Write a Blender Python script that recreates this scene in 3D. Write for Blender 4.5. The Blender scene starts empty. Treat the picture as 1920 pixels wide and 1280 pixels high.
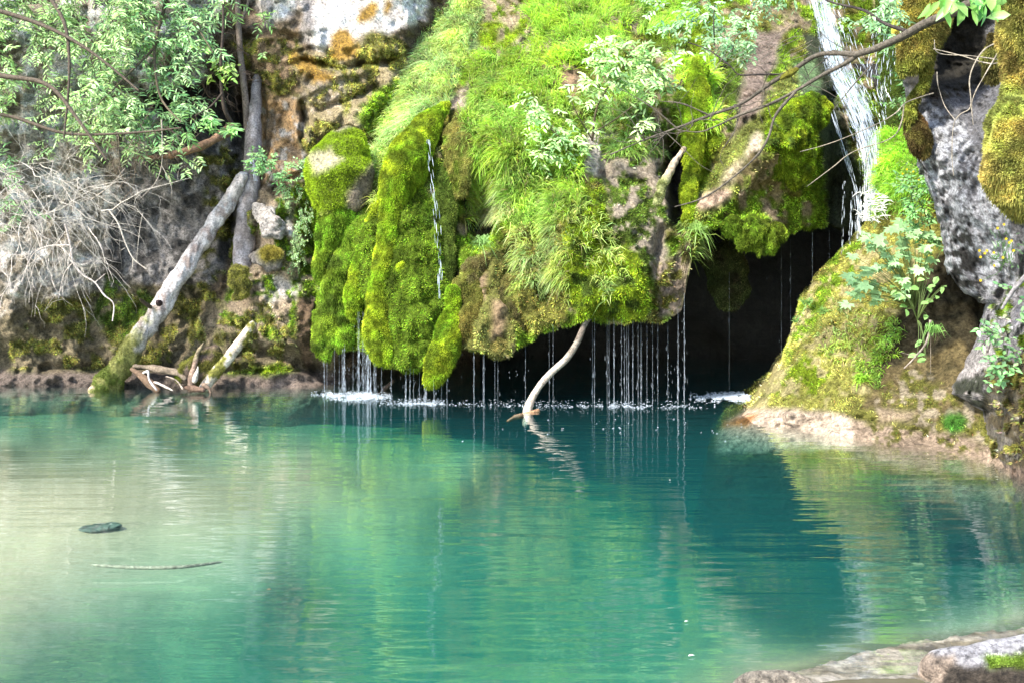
import bpy, math
import numpy as np
rng = np.random.default_rng(7)
sc = bpy.context.scene
C = sc.collection
# ------------------------------------------------------------ camera, sky, sun
CH, F, HY = 1.6, 1867.0, 464.0            # camera height, focal length and horizon row in pixels of a 1920 wide frame
cam = bpy.data.objects.new('camera', bpy.data.cameras.new('camera')); C.objects.link(cam)
cam.location = (0, 0, CH); cam.rotation_euler = (math.radians(90), 0, 0)
cam.data.sensor_width = 36; cam.data.lens = 36 * F / 1920
cam.data.shift_y = -(640 - HY) / 1920
cam.data.clip_start = 0.05; cam.data.clip_end = 300
sc.camera = cam
SUN = np.array([-0.60, -0.48, 0.78]); SUN /= np.linalg.norm(SUN)
elev = math.asin(SUN[2]); azim = math.atan2(SUN[0], SUN[1])
w = bpy.data.worlds.new('World'); sc.world = w; w.use_nodes = True
nt = w.node_tree
sky = nt.nodes.new('ShaderNodeTexSky'); sky.sky_type = 'NISHITA'; sky.sun_disc = False
sky.sun_elevation = elev; sky.sun_rotation = azim
nt.links.new(sky.outputs[0], nt.nodes['Background'].inputs[0])
nt.nodes['Background'].inputs[1].default_value = 0.15
sl = bpy.data.lights.new('sun', 'SUN'); sl.energy = 3.5; sl.angle = math.radians(7.0); sl.color = (1.0, 0.95, 0.87)
so = bpy.data.objects.new('sun', sl); C.objects.link(so)
so.rotation_euler = (math.acos(SUN[2]), 0, math.atan2(SUN[1], SUN[0]) + math.pi / 2)
so.location = (-6, -6, 12)
sc.view_settings.view_transform = 'Standard'; sc.view_settings.look = 'None'
sc.view_settings.exposure = 2.0; sc.view_settings.gamma = 1
sc.cycles.max_bounces = 8; sc.cycles.transparent_max_bounces = 24
sc.cycles.diffuse_bounces = 3

# ------------------------------------------------------------ maths helpers
def W(px, py, Y):
    px, py, Y = np.broadcast_arrays(np.asarray(px, float), np.asarray(py, float), np.asarray(Y, float))
    return np.stack([(px - 960) * Y / F, Y, CH + (HY - py) * Y / F], -1)
def proj(p):
    return 960 + F * p[..., 0] / p[..., 1], HY - F * (p[..., 2] - CH) / p[..., 1]
def unit(v): return v / np.maximum(np.linalg.norm(v, axis=-1, keepdims=True), 1e-9)
def sm(a, b, x):
    t = np.clip((x - a) / (b - a), 0, 1); return t * t * (3 - 2 * t)
def _h(ix, iy, iz, s):
    h = (ix * 374761393 + iy * 668265263 + iz * 2147483647 + s * 974711) & 0xffffffff
    h = ((h ^ (h >> 13)) * 1274126177) & 0xffffffff
    h = ((h ^ (h >> 16)) * 2246822519) & 0xffffffff
    return ((h ^ (h >> 15)) & 0xffffff) / float(0xffffff)
def vnoise(p, s=0):
    p = np.asarray(p, float); f = np.floor(p); i = f.astype(np.int64); t = p - f; t = t * t * t * (t * (t * 6 - 15) + 10)
    x, y, z = i[..., 0], i[..., 1], i[..., 2]; a, b, c = t[..., 0], t[..., 1], t[..., 2]
    def L(u, v, k): return u + (v - u) * k
    r = L(L(L(_h(x, y, z, s), _h(x+1, y, z, s), a), L(_h(x, y+1, z, s), _h(x+1, y+1, z, s), a), b),
          L(L(_h(x, y, z+1, s), _h(x+1, y, z+1, s), a), L(_h(x, y+1, z+1, s), _h(x+1, y+1, z+1, s), a), b), c)
    return r * 2 - 1
def fbm(p, o=4, s=0, g=0.5):
    r = 0; a = 1; tot = 0
    for k in range(o):
        r = r + a * vnoise(p * 2.03 ** k + k * 7.3, s + k); tot += a; a *= g
    return r / tot
def ridge(p, o=4, s=0):
    r = 0; a = 1; tot = 0
    for k in range(o):
        r = r + a * (1 - 2 * np.abs(vnoise(p * 2.03 ** k + k * 3.1, s + k))); tot += a; a *= .55
    return r / tot
def worley(p, s=0):
    f = np.floor(p); best = np.full(p.shape[:-1], 9.0); i = f.astype(np.int64)
    for dx in (-1, 0, 1):
        for dy in (-1, 0, 1):
            for dz in (-1, 0, 1):
                c = i + np.array([dx, dy, dz])
                q = c + np.stack([_h(c[..., 0], c[..., 1], c[..., 2], s + k) for k in (1, 2, 3)], -1)
                best = np.minimum(best, ((p - q) ** 2).sum(-1))
    return np.sqrt(best)
def tps(ctrl, X, Yy, lam=1e-3):
    c = np.array(ctrl, float); q = c[:, :2] / 300; n = len(q)
    def U(r2): return np.where(r2 < 1e-12, 0, r2 * np.log(r2 + 1e-12))
    K = U(((q[:, None] - q[None]) ** 2).sum(-1)) + lam * np.eye(n)
    Pm = np.hstack([np.ones((n, 1)), q]); A = np.zeros((n + 3, n + 3)); A[:n, :n] = K; A[:n, n:] = Pm; A[n:, :n] = Pm.T
    wt = np.linalg.solve(A, np.r_[c[:, 2], 0, 0, 0])
    P = np.stack([X.ravel(), Yy.ravel()], -1) / 300; out = wt[n] + P @ wt[n + 1:]
    for k in range(n): out += wt[k] * U(((P - q[k]) ** 2).sum(-1))
    return out.reshape(X.shape)
def polyd(poly, X, Y):                     # signed distance to a polygon, positive inside
    p = np.array(poly, float); d = np.full(X.shape, 1e9); ins = np.zeros(X.shape, bool)
    for k in range(len(p)):
        a, b = p[k], p[(k + 1) % len(p)]; e = b - a
        t = np.clip(((X - a[0]) * e[0] + (Y - a[1]) * e[1]) / (e @ e + 1e-9), 0, 1)
        d = np.minimum(d, np.hypot(X - a[0] - t * e[0], Y - a[1] - t * e[1]))
        if a[1] != b[1]:
            c = ((a[1] > Y) != (b[1] > Y)) & (X < (b[0] - a[0]) * (Y - a[1]) / (b[1] - a[1]) + a[0]); ins ^= c
    return np.where(ins, d, -d)
def lined(pts, X, Y):                      # distance to a polyline and position along it
    p = np.array(pts, float); d = np.full(X.shape, 1e9)
    for k in range(len(p) - 1):
        a, b = p[k], p[k + 1]; e = b - a
        t = np.clip(((X - a[0]) * e[0] + (Y - a[1]) * e[1]) / (e @ e + 1e-9), 0, 1)
        d = np.minimum(d, np.hypot(X - a[0] - t * e[0], Y - a[1] - t * e[1]))
    return d
def nz2(X, Y, sc_, s=0, o=3): return fbm(np.stack([X / sc_, Y / sc_, np.full(X.shape, s * 1.7)], -1), o, s)
def ell(cx, cy, rx, ry, ang=0, n=10):
    a = math.radians(ang); t = np.arange(n) * 2 * math.pi / n
    return [(cx + rx * math.cos(u) * math.cos(a) - ry * math.sin(u) * math.sin(a),
             cy + rx * math.cos(u) * math.sin(a) + ry * math.sin(u) * math.cos(a)) for u in t]
def pmask(poly, X, Y, soft=8, warp=14, ns=35, s=0):
    return sm(-soft, soft, polyd(poly, X, Y) + warp * nz2(X, Y, ns, s))

# ------------------------------------------------------------ materials
def newmat(name):
    m = bpy.data.materials.new(name); m.use_nodes = True; t = m.node_tree
    for n in list(t.nodes): t.nodes.remove(n)
    out = t.nodes.new('ShaderNodeOutputMaterial'); return m, t, out
def N(t, ty, **k):
    n = t.nodes.new(ty)
    for a, b in k.items():
        if a.startswith('i_'):
            key = a[2:]; n.inputs[int(key) if key.isdigit() else key.replace('_', ' ')].default_value = b
        else: setattr(n, a, b)
    return n
def colnode(t, lo=0.75, hi=1.3, scale=30.0, det=6):
    a = N(t, 'ShaderNodeAttribute', attribute_name='Col')
    g = N(t, 'ShaderNodeTexCoord')
    n = N(t, 'ShaderNodeTexNoise', i_Scale=scale, i_Detail=det, i_Roughness=0.7); t.links.new(g.outputs['Object'], n.inputs['Vector'])
    r = N(t, 'ShaderNodeMapRange', i_1=0.3, i_2=0.7, i_3=lo, i_4=hi); t.links.new(n.outputs[0], r.inputs[0])
    mx = N(t, 'ShaderNodeVectorMath', operation='SCALE'); t.links.new(a.outputs['Color'], mx.inputs[0]); t.links.new(r.outputs[0], mx.inputs['Scale'])
    return mx.outputs[0], g, n
def mat_ground(name, rough=0.85, spec=0.3, bump=0.02, sc1=30, lo=.6, hi=1.45, pit=.45):
    m, t, out = newmat(name); c, g, n = colnode(t, lo, hi, sc1)
    p = N(t, 'ShaderNodeBsdfPrincipled', i_Roughness=rough); p.inputs['Specular IOR Level'].default_value = spec
    n2 = N(t, 'ShaderNodeTexNoise', i_Scale=sc1 * 2.2, i_Detail=8, i_Roughness=0.75); t.links.new(g.outputs['Object'], n2.inputs['Vector'])
    b = N(t, 'ShaderNodeBump', i_Strength=1.0, i_Distance=bump); t.links.new(n2.outputs[0], b.inputs['Height'])
    n3 = N(t, 'ShaderNodeTexNoise', i_Scale=sc1 * .9, i_Detail=9, i_Roughness=.8); t.links.new(g.outputs['Object'], n3.inputs['Vector'])
    r3 = N(t, 'ShaderNodeMapRange', i_1=.38, i_2=.56, i_3=pit, i_4=1.12); t.links.new(n3.outputs[0], r3.inputs[0])
    m3 = N(t, 'ShaderNodeVectorMath', operation='SCALE'); t.links.new(c, m3.inputs[0]); t.links.new(r3.outputs[0], m3.inputs['Scale'])
    t.links.new(m3.outputs[0], p.inputs['Base Color']); t.links.new(b.outputs[0], p.inputs['Normal']); t.links.new(p.outputs[0], out.inputs[0]); return m
def mat_leaf(name, trans=0.35, spec=0.3, rough=.5, lo=.85, hi=1.2):
    m, t, out = newmat(name); c, g, n = colnode(t, lo, hi, 14, 3)
    p = N(t, 'ShaderNodeBsdfPrincipled', i_Roughness=rough); p.inputs['Specular IOR Level'].default_value = spec
    tr = N(t, 'ShaderNodeBsdfTranslucent'); mx = N(t, 'ShaderNodeMixShader', i_0=trans)
    t.links.new(c, p.inputs['Base Color']); t.links.new(c, tr.inputs[0])
    t.links.new(p.outputs[0], mx.inputs[1]); t.links.new(tr.outputs[0], mx.inputs[2]); t.links.new(mx.outputs[0], out.inputs[0]); return m
M_rock = mat_ground('rock', bump=.07, sc1=36, lo=.5, hi=1.5, pit=.25)
M_wet = mat_ground('wet_rock', rough=.45, spec=.4, bump=.03)
M_moss = mat_leaf('moss', .35, .1, .8)
M_mossground = mat_ground('moss_ground', .95, .08, .05, 30, .5, 1.4, .4)
M_grass = mat_leaf('grass', .45, .35, .45)
M_leaf = mat_leaf('leaves', .35, .4, .4)
M_bark = mat_ground('bark', .85, .2, .012, 45, .6, 1.35)
M_bed = mat_ground('pool_bed', .9, .1, .003, 5, .97, 1.03, .985)
m, t, out = newmat('white_water')
p = N(t, 'ShaderNodeBsdfPrincipled', i_Roughness=.15); p.inputs['Base Color'].default_value = (.60, .65, .72, 1)
tr = N(t, 'ShaderNodeBsdfTranslucent'); tr.inputs[0].default_value = (.8, .86, .92, 1)
mx = N(t, 'ShaderNodeMixShader', i_0=.4); t.links.new(p.outputs[0], mx.inputs[1]); t.links.new(tr.outputs[0], mx.inputs[2]); t.links.new(mx.outputs[0], out.inputs[0])
M_white = m
m, t, out = newmat('thin_white_water')
p = N(t, 'ShaderNodeBsdfPrincipled', i_Roughness=.2); p.inputs['Base Color'].default_value = (.55, .62, .70, 1)
tr = N(t, 'ShaderNodeBsdfTransparent'); mx = N(t, 'ShaderNodeMixShader', i_0=.5); t.links.new(tr.outputs[0], mx.inputs[1]); t.links.new(p.outputs[0], mx.inputs[2]); t.links.new(mx.outputs[0], out.inputs[0])
M_thin = m
m, t, out = newmat('rushing_water')          # Col carries (across, along, layer) of the ribbon
a = N(t, 'ShaderNodeAttribute', attribute_name='Col'); mp = N(t, 'ShaderNodeMapping'); mp.inputs['Scale'].default_value = (26, 34, 50); t.links.new(a.outputs['Vector'], mp.inputs['Vector'])
n = N(t, 'ShaderNodeTexNoise', i_Scale=1.0, i_Detail=6, i_Roughness=.68); n.inputs['Distortion'].default_value = .5; t.links.new(mp.outputs[0], n.inputs['Vector'])
sx = N(t, 'ShaderNodeSeparateXYZ'); t.links.new(a.outputs['Vector'], sx.inputs[0])
e1 = N(t, 'ShaderNodeMath', operation='SUBTRACT', i_1=.5); t.links.new(sx.outputs[0], e1.inputs[0]); e2 = N(t, 'ShaderNodeMath', operation='ABSOLUTE'); t.links.new(e1.outputs[0], e2.inputs[0])
e3 = N(t, 'ShaderNodeMapRange', i_1=.18, i_2=.5, i_3=0.0, i_4=.30); t.links.new(e2.outputs[0], e3.inputs[0])
s0 = N(t, 'ShaderNodeMath', operation='SUBTRACT'); t.links.new(n.outputs[0], s0.inputs[0]); t.links.new(e3.outputs[0], s0.inputs[1])
r = N(t, 'ShaderNodeMapRange', i_1=.47, i_2=.64, i_3=0.0, i_4=.72); t.links.new(s0.outputs[0], r.inputs[0])
p = N(t, 'ShaderNodeBsdfPrincipled', i_Roughness=.3); p.inputs['Base Color'].default_value = (.42, .48, .56, 1)
tr = N(t, 'ShaderNodeBsdfTransparent'); mx = N(t, 'ShaderNodeMixShader'); t.links.new(r.outputs[0], mx.inputs[0]); t.links.new(tr.outputs[0], mx.inputs[1]); t.links.new(p.outputs[0], mx.inputs[2]); t.links.new(mx.outputs[0], out.inputs[0])
M_rush = m
def mat_water():
    m, t, out = newmat('water')
    g = N(t, 'ShaderNodeTexCoord')
    def noise(sx, sy, scale, det, w):
        mp = N(t, 'ShaderNodeMapping'); mp.inputs['Scale'].default_value = (sx, sy, 1); t.links.new(g.outputs['Object'], mp.inputs['Vector'])
        n = N(t, 'ShaderNodeTexNoise', i_Scale=scale, i_Detail=det, i_Roughness=.5); n.inputs['Distortion'].default_value = .05
        t.links.new(mp.outputs[0], n.inputs['Vector'])
        k = N(t, 'ShaderNodeMath', operation='MULTIPLY', i_1=w); t.links.new(n.outputs[0], k.inputs[0]); return k.outputs[0]
    a = noise(.45, 1.0, 2.0, 1, .7); b = noise(.22, 1.5, 6.0, 1, .30); c = noise(.3, 1.6, 19, 1, .05)
    s1 = N(t, 'ShaderNodeMath', operation='ADD'); t.links.new(a, s1.inputs[0]); t.links.new(b, s1.inputs[1])
    s2 = N(t, 'ShaderNodeMath', operation='ADD'); t.links.new(s1.outputs[0], s2.inputs[0]); t.links.new(c, s2.inputs[1])
    bp = N(t, 'ShaderNodeBump', i_Strength=1.0, i_Distance=WAVE); t.links.new(s2.outputs[0], bp.inputs['Height'])
    ge = N(t, 'ShaderNodeNewGeometry'); dt = N(t, 'ShaderNodeVectorMath', operation='DOT_PRODUCT'); t.links.new(bp.outputs[0], dt.inputs[0]); t.links.new(ge.outputs['Incoming'], dt.inputs[1])
    ab = N(t, 'ShaderNodeMath', operation='ABSOLUTE'); t.links.new(dt.outputs['Value'], ab.inputs[0])
    om = N(t, 'ShaderNodeMath', operation='SUBTRACT', i_0=1.0); t.links.new(ab.outputs[0], om.inputs[1]); om.use_clamp = True
    pw = N(t, 'ShaderNodeMath', operation='POWER', i_1=4.0); t.links.new(om.outputs[0], pw.inputs[0])
    fr = N(t, 'ShaderNodeMapRange', i_1=0.0, i_2=1.0, i_3=.03, i_4=1.0); t.links.new(pw.outputs[0], fr.inputs[0])   # Schlick's Fresnel curve, the same from both sides
    gl = N(t, 'ShaderNodeBsdfGlossy', i_Roughness=.02); gl.inputs[0].default_value = (1, 1, 1, 1); t.links.new(bp.outputs[0], gl.inputs['Normal'])
    tr = N(t, 'ShaderNodeBsdfTransparent')
    mx = N(t, 'ShaderNodeMixShader'); t.links.new(fr.outputs[0], mx.inputs[0]); t.links.new(tr.outputs[0], mx.inputs[1]); t.links.new(gl.outputs[0], mx.inputs[2])
    t.links.new(mx.outputs[0], out.inputs[0])
    va = N(t, 'ShaderNodeVolumeAbsorption', i_Density=WDENS); va.inputs[0].default_value = WCOL
    vs = N(t, 'ShaderNodeVolumeScatter', i_Density=.07, i_Anisotropy=.0); vs.inputs[0].default_value = (.25, .88, .95, 1)
    ad = N(t, 'ShaderNodeAddShader'); t.links.new(va.outputs[0], ad.inputs[0]); t.links.new(vs.outputs[0], ad.inputs[1]); t.links.new(ad.outputs[0], out.inputs['Volume']); return m
WAVE, WDENS, WCOL = .015, 1.05, (.08, .755, .70, 1)

# ------------------------------------------------------------ mesh building
class MB:
    def __init__(s): s.v = []; s.f = []; s.c = []; s.n = 0; s.m = []
    def add(s, v, f, c, mi=0):
        v = np.asarray(v, float).reshape(-1, 3); f = np.asarray(f, np.int64)
        if f.shape[1] == 4: f = np.concatenate([f[:, [0, 1, 2]], f[:, [0, 2, 3]]])
        c = np.broadcast_to(np.asarray(c, float), v.shape)
        s.v.append(v); s.f.append(f + s.n); s.c.append(c); s.n += len(v); s.m.append(np.full(len(f), mi, np.int32))
    def build(s, name, mats, parent=None, smooth=True, origin=None):
        v = np.concatenate(s.v).astype(np.float32); f = np.concatenate(s.f).astype(np.int32); c = np.concatenate(s.c)
        if not isinstance(mats, (list, tuple)): mats = [mats]
        off = np.array(origin if origin is not None else (0, 0, 0), np.float32)
        if parent is not None: off = np.array(parent['o3'], np.float32)
        v = v - off
        me = bpy.data.meshes.new(name); me.vertices.add(len(v)); me.vertices.foreach_set('co', v.ravel())
        me.loops.add(f.size); me.loops.foreach_set('vertex_index', f.ravel())
        me.polygons.add(len(f)); me.polygons.foreach_set('loop_start', np.arange(len(f), dtype=np.int32) * 3)
        me.polygons.foreach_set('loop_total', np.full(len(f), 3, np.int32))
        me.polygons.foreach_set('material_index', np.concatenate(s.m))
        me.update(calc_edges=True); me.validate()
        me.polygons.foreach_set('use_smooth', np.full(len(me.polygons), smooth))
        a = me.color_attributes.new('Col', 'FLOAT_COLOR', 'POINT')
        cc = np.ones((len(v), 4), np.float32); cc[:, :3] = np.clip(c, 0, 1); a.data.foreach_set('color', cc.ravel())
        for mm in mats: me.materials.append(mm)
        o = bpy.data.objects.new(name, me); C.objects.link(o)
        if parent is not None: o.parent = parent
        else: o.location = off.tolist()
        return o
def tag(o, label=None, cat=None, group=None, kind=None):
    for k, x in (('label', label), ('category', cat), ('group', group), ('kind', kind)):
        if x: o[k] = x
    return o
def empty(name, loc, label, cat, group=None):
    o = bpy.data.objects.new(name, None); C.objects.link(o); o.location = [float(x) for x in loc]
    o['o3'] = [float(x) for x in loc]; o.empty_display_size = .1
    return tag(o, label, cat, group)
def gridfaces(a, b, wrap=False):
    i, j = np.meshgrid(np.arange(a - 1), np.arange(b if wrap else b - 1), indexing='ij'); j2 = (j + 1) % b
    return np.stack([i * b + j, i * b + j2, (i + 1) * b + j2, (i + 1) * b + j], -1).reshape(-1, 4)
class Surf:                                  # a grid of 3-D points with normals and colours
    def __init__(s, P, wrap=False):
        s.P = P; s.wrap = wrap; s.norm()
    def norm(s):
        P = s.P; du = np.gradient(P, axis=0)
        dv = (np.roll(P, -1, 1) - np.roll(P, 1, 1)) / 2 if s.wrap else np.gradient(P, axis=1)
        n = unit(np.cross(du, dv))
        if s.wrap:
            c = P.mean(1, keepdims=True); sg = np.sign((n * (P - c)).sum(-1).mean())
        else: sg = np.sign((n * (np.array([0, 0, CH]) - P)).sum(-1).mean())
        s.N = n * (sg if sg else 1); s.flip = sg < 0
        s.px, s.py = proj(P)
    def disp(s, d): s.P = s.P + s.N * d[..., None]; s.norm()
    def paint(s, ops, base):
        X, Y = s.px, s.py; c = np.empty(s.P.shape); c[:] = base
        for k, op in enumerate(ops):
            poly, col = op[0], np.array(op[1]); o = op[2] if len(op) > 2 else {}
            m_ = pmask(poly, X, Y, o.get('soft', 8), o.get('warp', 16), o.get('ns', 30), k + 11) * o.get('a', 1)
            if 'brk' in o: m_ = m_ * sm(-.15, .15, nz2(X, Y, o.get('bs', 14), k + 51) + o['brk'])
            c = c + (col - c) * m_[..., None]
        s.c = c
    def mottle(s, a=.35, scale=5, o=4, seed=3): s.c = s.c * (1 + a * fbm(s.P * scale, o, seed, .65) * 1.6)[..., None].clip(.15, 3)
    def put(s, mb, mi=0):
        a, b = s.P.shape[:2]; f = gridfaces(a, b, s.wrap)
        if s.flip: f = f[:, ::-1]
        mb.add(s.P.reshape(-1, 3), f, s.c.reshape(-1, 3), mi)
    def sample(s, n, mask=None, front=False):
        P, Nn, c = s.P, s.N, s.c
        if s.wrap: P, Nn, c = [np.concatenate([q, q[:, :1]], 1) for q in (P, Nn, c)]
        A = np.linalg.norm(np.cross(P[1:, :-1] - P[:-1, :-1], P[:-1, 1:] - P[:-1, :-1]), axis=-1)
        cp = (P[1:, 1:] + P[:-1, :-1]) / 2; X, Y = proj(cp)
        wt = A.copy()
        if front: wt *= ((Nn[:-1, :-1] * unit(np.array([0, 0, CH]) - cp)).sum(-1) > -.25)
        if mask is not None: wt = wt * mask(X, Y, cp, c[:-1, :-1], Nn[:-1, :-1])
        wt = np.clip(wt, 0, None).ravel(); k = rng.choice(len(wt), n, p=wt / wt.sum()); i, j = k // A.shape[1], k % A.shape[1]
        u, v = rng.random((2, n, 1))
        def L(Q): return (Q[i, j] * (1 - u) + Q[i + 1, j] * u) * (1 - v) + (Q[i, j + 1] * (1 - u) + Q[i + 1, j + 1] * u) * v
        return L(P), unit(L(Nn)), L(c)
def rnd(n): return unit(rng.normal(size=(n, 3)))
def blades(mb, p, d, L, wd, c, bend=.3, mi=0, tipk=1.25):
    n = len(p); d = unit(d); L = np.broadcast_to(L, n)[:, None]; wd = np.broadcast_to(wd, n)[:, None]
    s = unit(np.cross(d, rnd(n))) * wd; g = np.array([0, 0, -1.0])
    m_ = p + d * L * .5 + g * L * bend * .18; tp = p + d * L * .92 + g * L * bend
    V = np.stack([p - s, p + s, m_ - s * .75, m_ + s * .75, tp], 1)
    cc = np.stack([c * .8, c * .8, c, c, c * tipk], 1)
    b = np.arange(n)[:, None] * 5
    Fc = np.concatenate([b + [0, 1, 3], b + [0, 3, 2], b + [2, 3, 4]])
    mb.add(V.reshape(-1, 3), Fc, cc.reshape(-1, 3), mi)
def tufts(mb, p, nrm, c, L, wd, mi=0, spread=.6, down=.35):   # short moss shoots: single triangles
    n = len(p); d = unit(nrm + rnd(n) * spread + np.array([0, 0, -down]))
    s = unit(np.cross(d, rnd(n))) * np.broadcast_to(wd, n)[:, None]; tp = p + d * np.broadcast_to(L, n)[:, None]
    p0 = p - nrm * .006
    V = np.stack([p0 - s, p0 + s, tp], 1); b = np.arange(n)[:, None] * 3
    mb.add(V.reshape(-1, 3), b + [0, 1, 2], np.stack([c * .75, c * .75, c * 1.3], 1).reshape(-1, 3), mi)
OV = np.array([[0, 0, 0], [.28, .42, .07], [.65, .36, .05], [1, 0, -.12], [.65, -.36, .05], [.28, -.42, .07], [.45, 0, -.03]])
OVF = np.array([[6, 0, 1], [6, 1, 2], [6, 2, 3], [6, 3, 4], [6, 4, 5], [6, 5, 0]])
_a = np.radians([180, 130, 95, 75, 55, 38, 22, 10, 0]); _r = np.array([.12, .45, .62, .38, .85, .5, .75, .6, 1.0])
_o = [(r * math.cos(a), r * math.sin(a), .06 * (k % 2)) for k, (a, r) in enumerate(zip(_a, _r))]
PALM = np.array(_o + [(x, -y, z) for x, y, z in _o[-2:0:-1]] + [(0.05, 0, -.04)])
PALMF = np.array([[len(PALM) - 1, k, (k + 1) % (len(PALM) - 1)] for k in range(len(PALM) - 1)])
def leaves(mb, p, d, nrm, L, wd, c, T=OV, TF=OVF, mi=0):
    n = len(p); d = unit(d); s = unit(np.cross(nrm, d)); u = np.cross(d, s)
    L = np.broadcast_to(L, n)[:, None, None]; wd = np.broadcast_to(wd, n)[:, None, None]
    V = p[:, None] + d[:, None] * T[None, :, 0:1] * L + s[:, None] * T[None, :, 1:2] * wd + u[:, None] * T[None, :, 2:3] * L
    k = len(T); b = np.arange(n)[:, None, None] * k
    mb.add(V.reshape(-1, 3), (b + TF[None]).reshape(-1, 3), np.repeat(c, k, 0), mi)
def smooth_path(pts, n):
    p = np.array(pts, float); k = len(p)
    if k < 3: return p[0] + (p[-1] - p[0]) * np.linspace(0, 1, n)[:, None]
    t = np.linspace(0, k - 1 - 1e-6, n); i = t.astype(int); f = (t - i)[:, None]
    g = lambda j: p[np.clip(j, 0, k - 1)]
    a, b, c_, d = g(i - 1), g(i), g(i + 1), g(i + 2)
    return .5 * (2 * b + (c_ - a) * f + (2 * a - 5 * b + 4 * c_ - d) * f ** 2 + (3 * b - a - 3 * c_ + d) * f ** 3)
def tube_surf(pts, rad, n=24, seg=10, flat=1.0, caps=True):   # 3-D path -> Surf, elliptic across the view direction
    q = smooth_path(np.c_[np.array(pts, float), np.array(rad, float)], n); p, r = q[:, :3], np.abs(q[:, 3])
    if caps:
        e = np.linspace(0, 1, n); r = r * np.sqrt(np.clip(1 - np.clip((.06 - e) / .06, 0, 1) ** 2, 0, 1)) * np.sqrt(np.clip(1 - np.clip((e - .94) / .06, 0, 1) ** 2, 0, 1)); r = np.maximum(r, 1e-4)
    tg = unit(np.gradient(p, axis=0)); ref = np.array([0, 1.0, 0.05]); a = unit(np.cross(tg, ref)); b = np.cross(a, tg)
    th = np.arange(seg) * 2 * math.pi / seg
    P = p[:, None] + r[:, None, None] * (a[:, None] * np.cos(th)[None, :, None] + flat * b[:, None] * np.sin(th)[None, :, None])
    return Surf(P, wrap=True)
def tube(mb, pts, rad, col, n=12, seg=6, rough=.0, mi=0, caps=True, cn=.2):
    s = tube_surf(pts, rad, n, seg, caps=caps)
    if rough: s.disp(fbm(s.P * 14, 3, 5) * rough)
    s.c = np.empty(s.P.shape); s.c[:] = col; s.c *= (1 + cn * fbm(s.P * 9, 3, 2))[..., None]
    s.put(mb, mi); return s
def twig(mb, p0, d, L, r, col, n=7, wob=.25, droop=0., seg=4, mi=0):
    p = [np.array(p0, float)]; d = unit(np.array(d, float))
    for k in range(n - 1):
        d = unit(d + rng.normal(size=3) * wob + np.array([0, 0, -droop])); p.append(p[-1] + d * L / (n - 1))
    tube(mb, p, np.linspace(r, r * .3, n), col, n, seg, mi=mi, caps=False); return np.array(p)

# ------------------------------------------------------------ colours (albedo)
MB_, MD, MO = np.array([.18, .255, .014]), np.array([.055, .085, .012]), np.array([.16, .155, .035])
MOR, GR, GP = np.array([.36, .21, .035]), np.array([.20, .34, .05]), np.array([.30, .44, .16])
RT, RW, RG, RD = np.array([.38, .29, .19]), np.array([.62, .56, .50]), np.array([.24, .215, .195]), np.array([.045, .04, .035])
BR, LED = np.array([.10, .07, .04]), np.array([.26, .20, .16])
MM = np.array([.12, .19, .015]); MT = np.array([.24, .24, .08])
#SECTION2
# ------------------------------------------------------------ the setting: water and pool bed
BEDC = np.array([.72, .56, .40])
def grid(x0, x1, nx, y0, y1, ny): return np.meshgrid(np.linspace(y0, y1, ny), np.linspace(x0, x1, nx), indexing='ij')[::-1]
mb = MB(); vs = [(x, y, z) for z in (-4.5, 0) for y in (.6, 24) for x in (-22, 22)]
mb.add(vs, [(4, 5, 7), (4, 7, 6), (0, 3, 1), (0, 2, 3), (0, 1, 5), (0, 5, 4), (2, 7, 3), (2, 6, 7), (0, 6, 2), (0, 4, 6), (1, 3, 7), (1, 7, 5)], (1, 1, 1))
o = mb.build('water', mat_water(), smooth=False); tag(o, kind='structure')
bk = [(-400,1300,.12),(0,1300,.20),(0,1150,.10),(0,1000,.07),(0,850,.09),(0,770,.2),(-400,800,.25),(-400,1000,.08),(300,1280,.34),(300,1150,.22),(300,1000,.10),(300,850,.10),
 (300,770,.2),(500,1230,.36),(500,1100,.22),(600,1280,.44),(600,1150,.36),(600,1000,.20),(600,850,.13),(600,770,.35),(900,1280,.50),(900,1100,.44),(900,950,.34),(900,840,.24),(900,770,.6),
 (1200,1270,.42),(1200,1100,.52),(1200,950,.62),(1200,820,.9),(1500,1190,.30),(1500,1100,.50),(1500,1000,.62),(1500,850,.9),(1800,1110,.30),(1800,1000,.5),(1850,920,.6),
 (1700,1200,.1),(1550,1245,.07),(1450,1262,.07),(1920,1170,.08),(1640,1250,.035),(1850,1300,.02),(1400,1290,.06),(1250,1300,.24),(2300,1150,.0),(2300,1000,.3),
 (-400,1900,.0),(600,1900,.12),(1400,1900,.0),(2300,1900,-.1),(-400,700,.5),(600,690,.8),(1200,700,1.2),(1800,700,1.2),(2300,800,.8),(1200,640,1.0),(-400,640,.5)]
X, Yp = grid(-700, 2700, 210, 1900, 630, 150)
k = tps(bk, X, Yp)
shelf = sm(-10, 14, polyd([(1250,1330),(1365,1286),(1440,1262),(1540,1232),(1620,1208),(1720,1190),(1820,1178),(1930,1160),(2400,1120),(2400,1900),(1250,1900)], X, Yp) + 10 * nz2(X, Yp, 70, 4))
k = k * (1 - shelf) + shelf * np.minimum(k, .09 + .012 * nz2(X, Yp, 40, 9))
k = k + .006 * nz2(X, Yp, 160, 3)
Ys = F * CH / (Yp - HY); Yb = Ys * (1 + k)
S = Surf(W(X, Yp, Yb)); S.P[..., 2] += .006 * fbm(S.P * 2.5, 3, 4); S.norm()
S.c = np.empty(S.P.shape); S.c[:] = BEDC
nb = fbm(S.P * np.array([.9, .9, .1]), 4, 8)
S.c = S.c * (1 - .15 * sm(-.2, .35, nb))[..., None]
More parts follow.
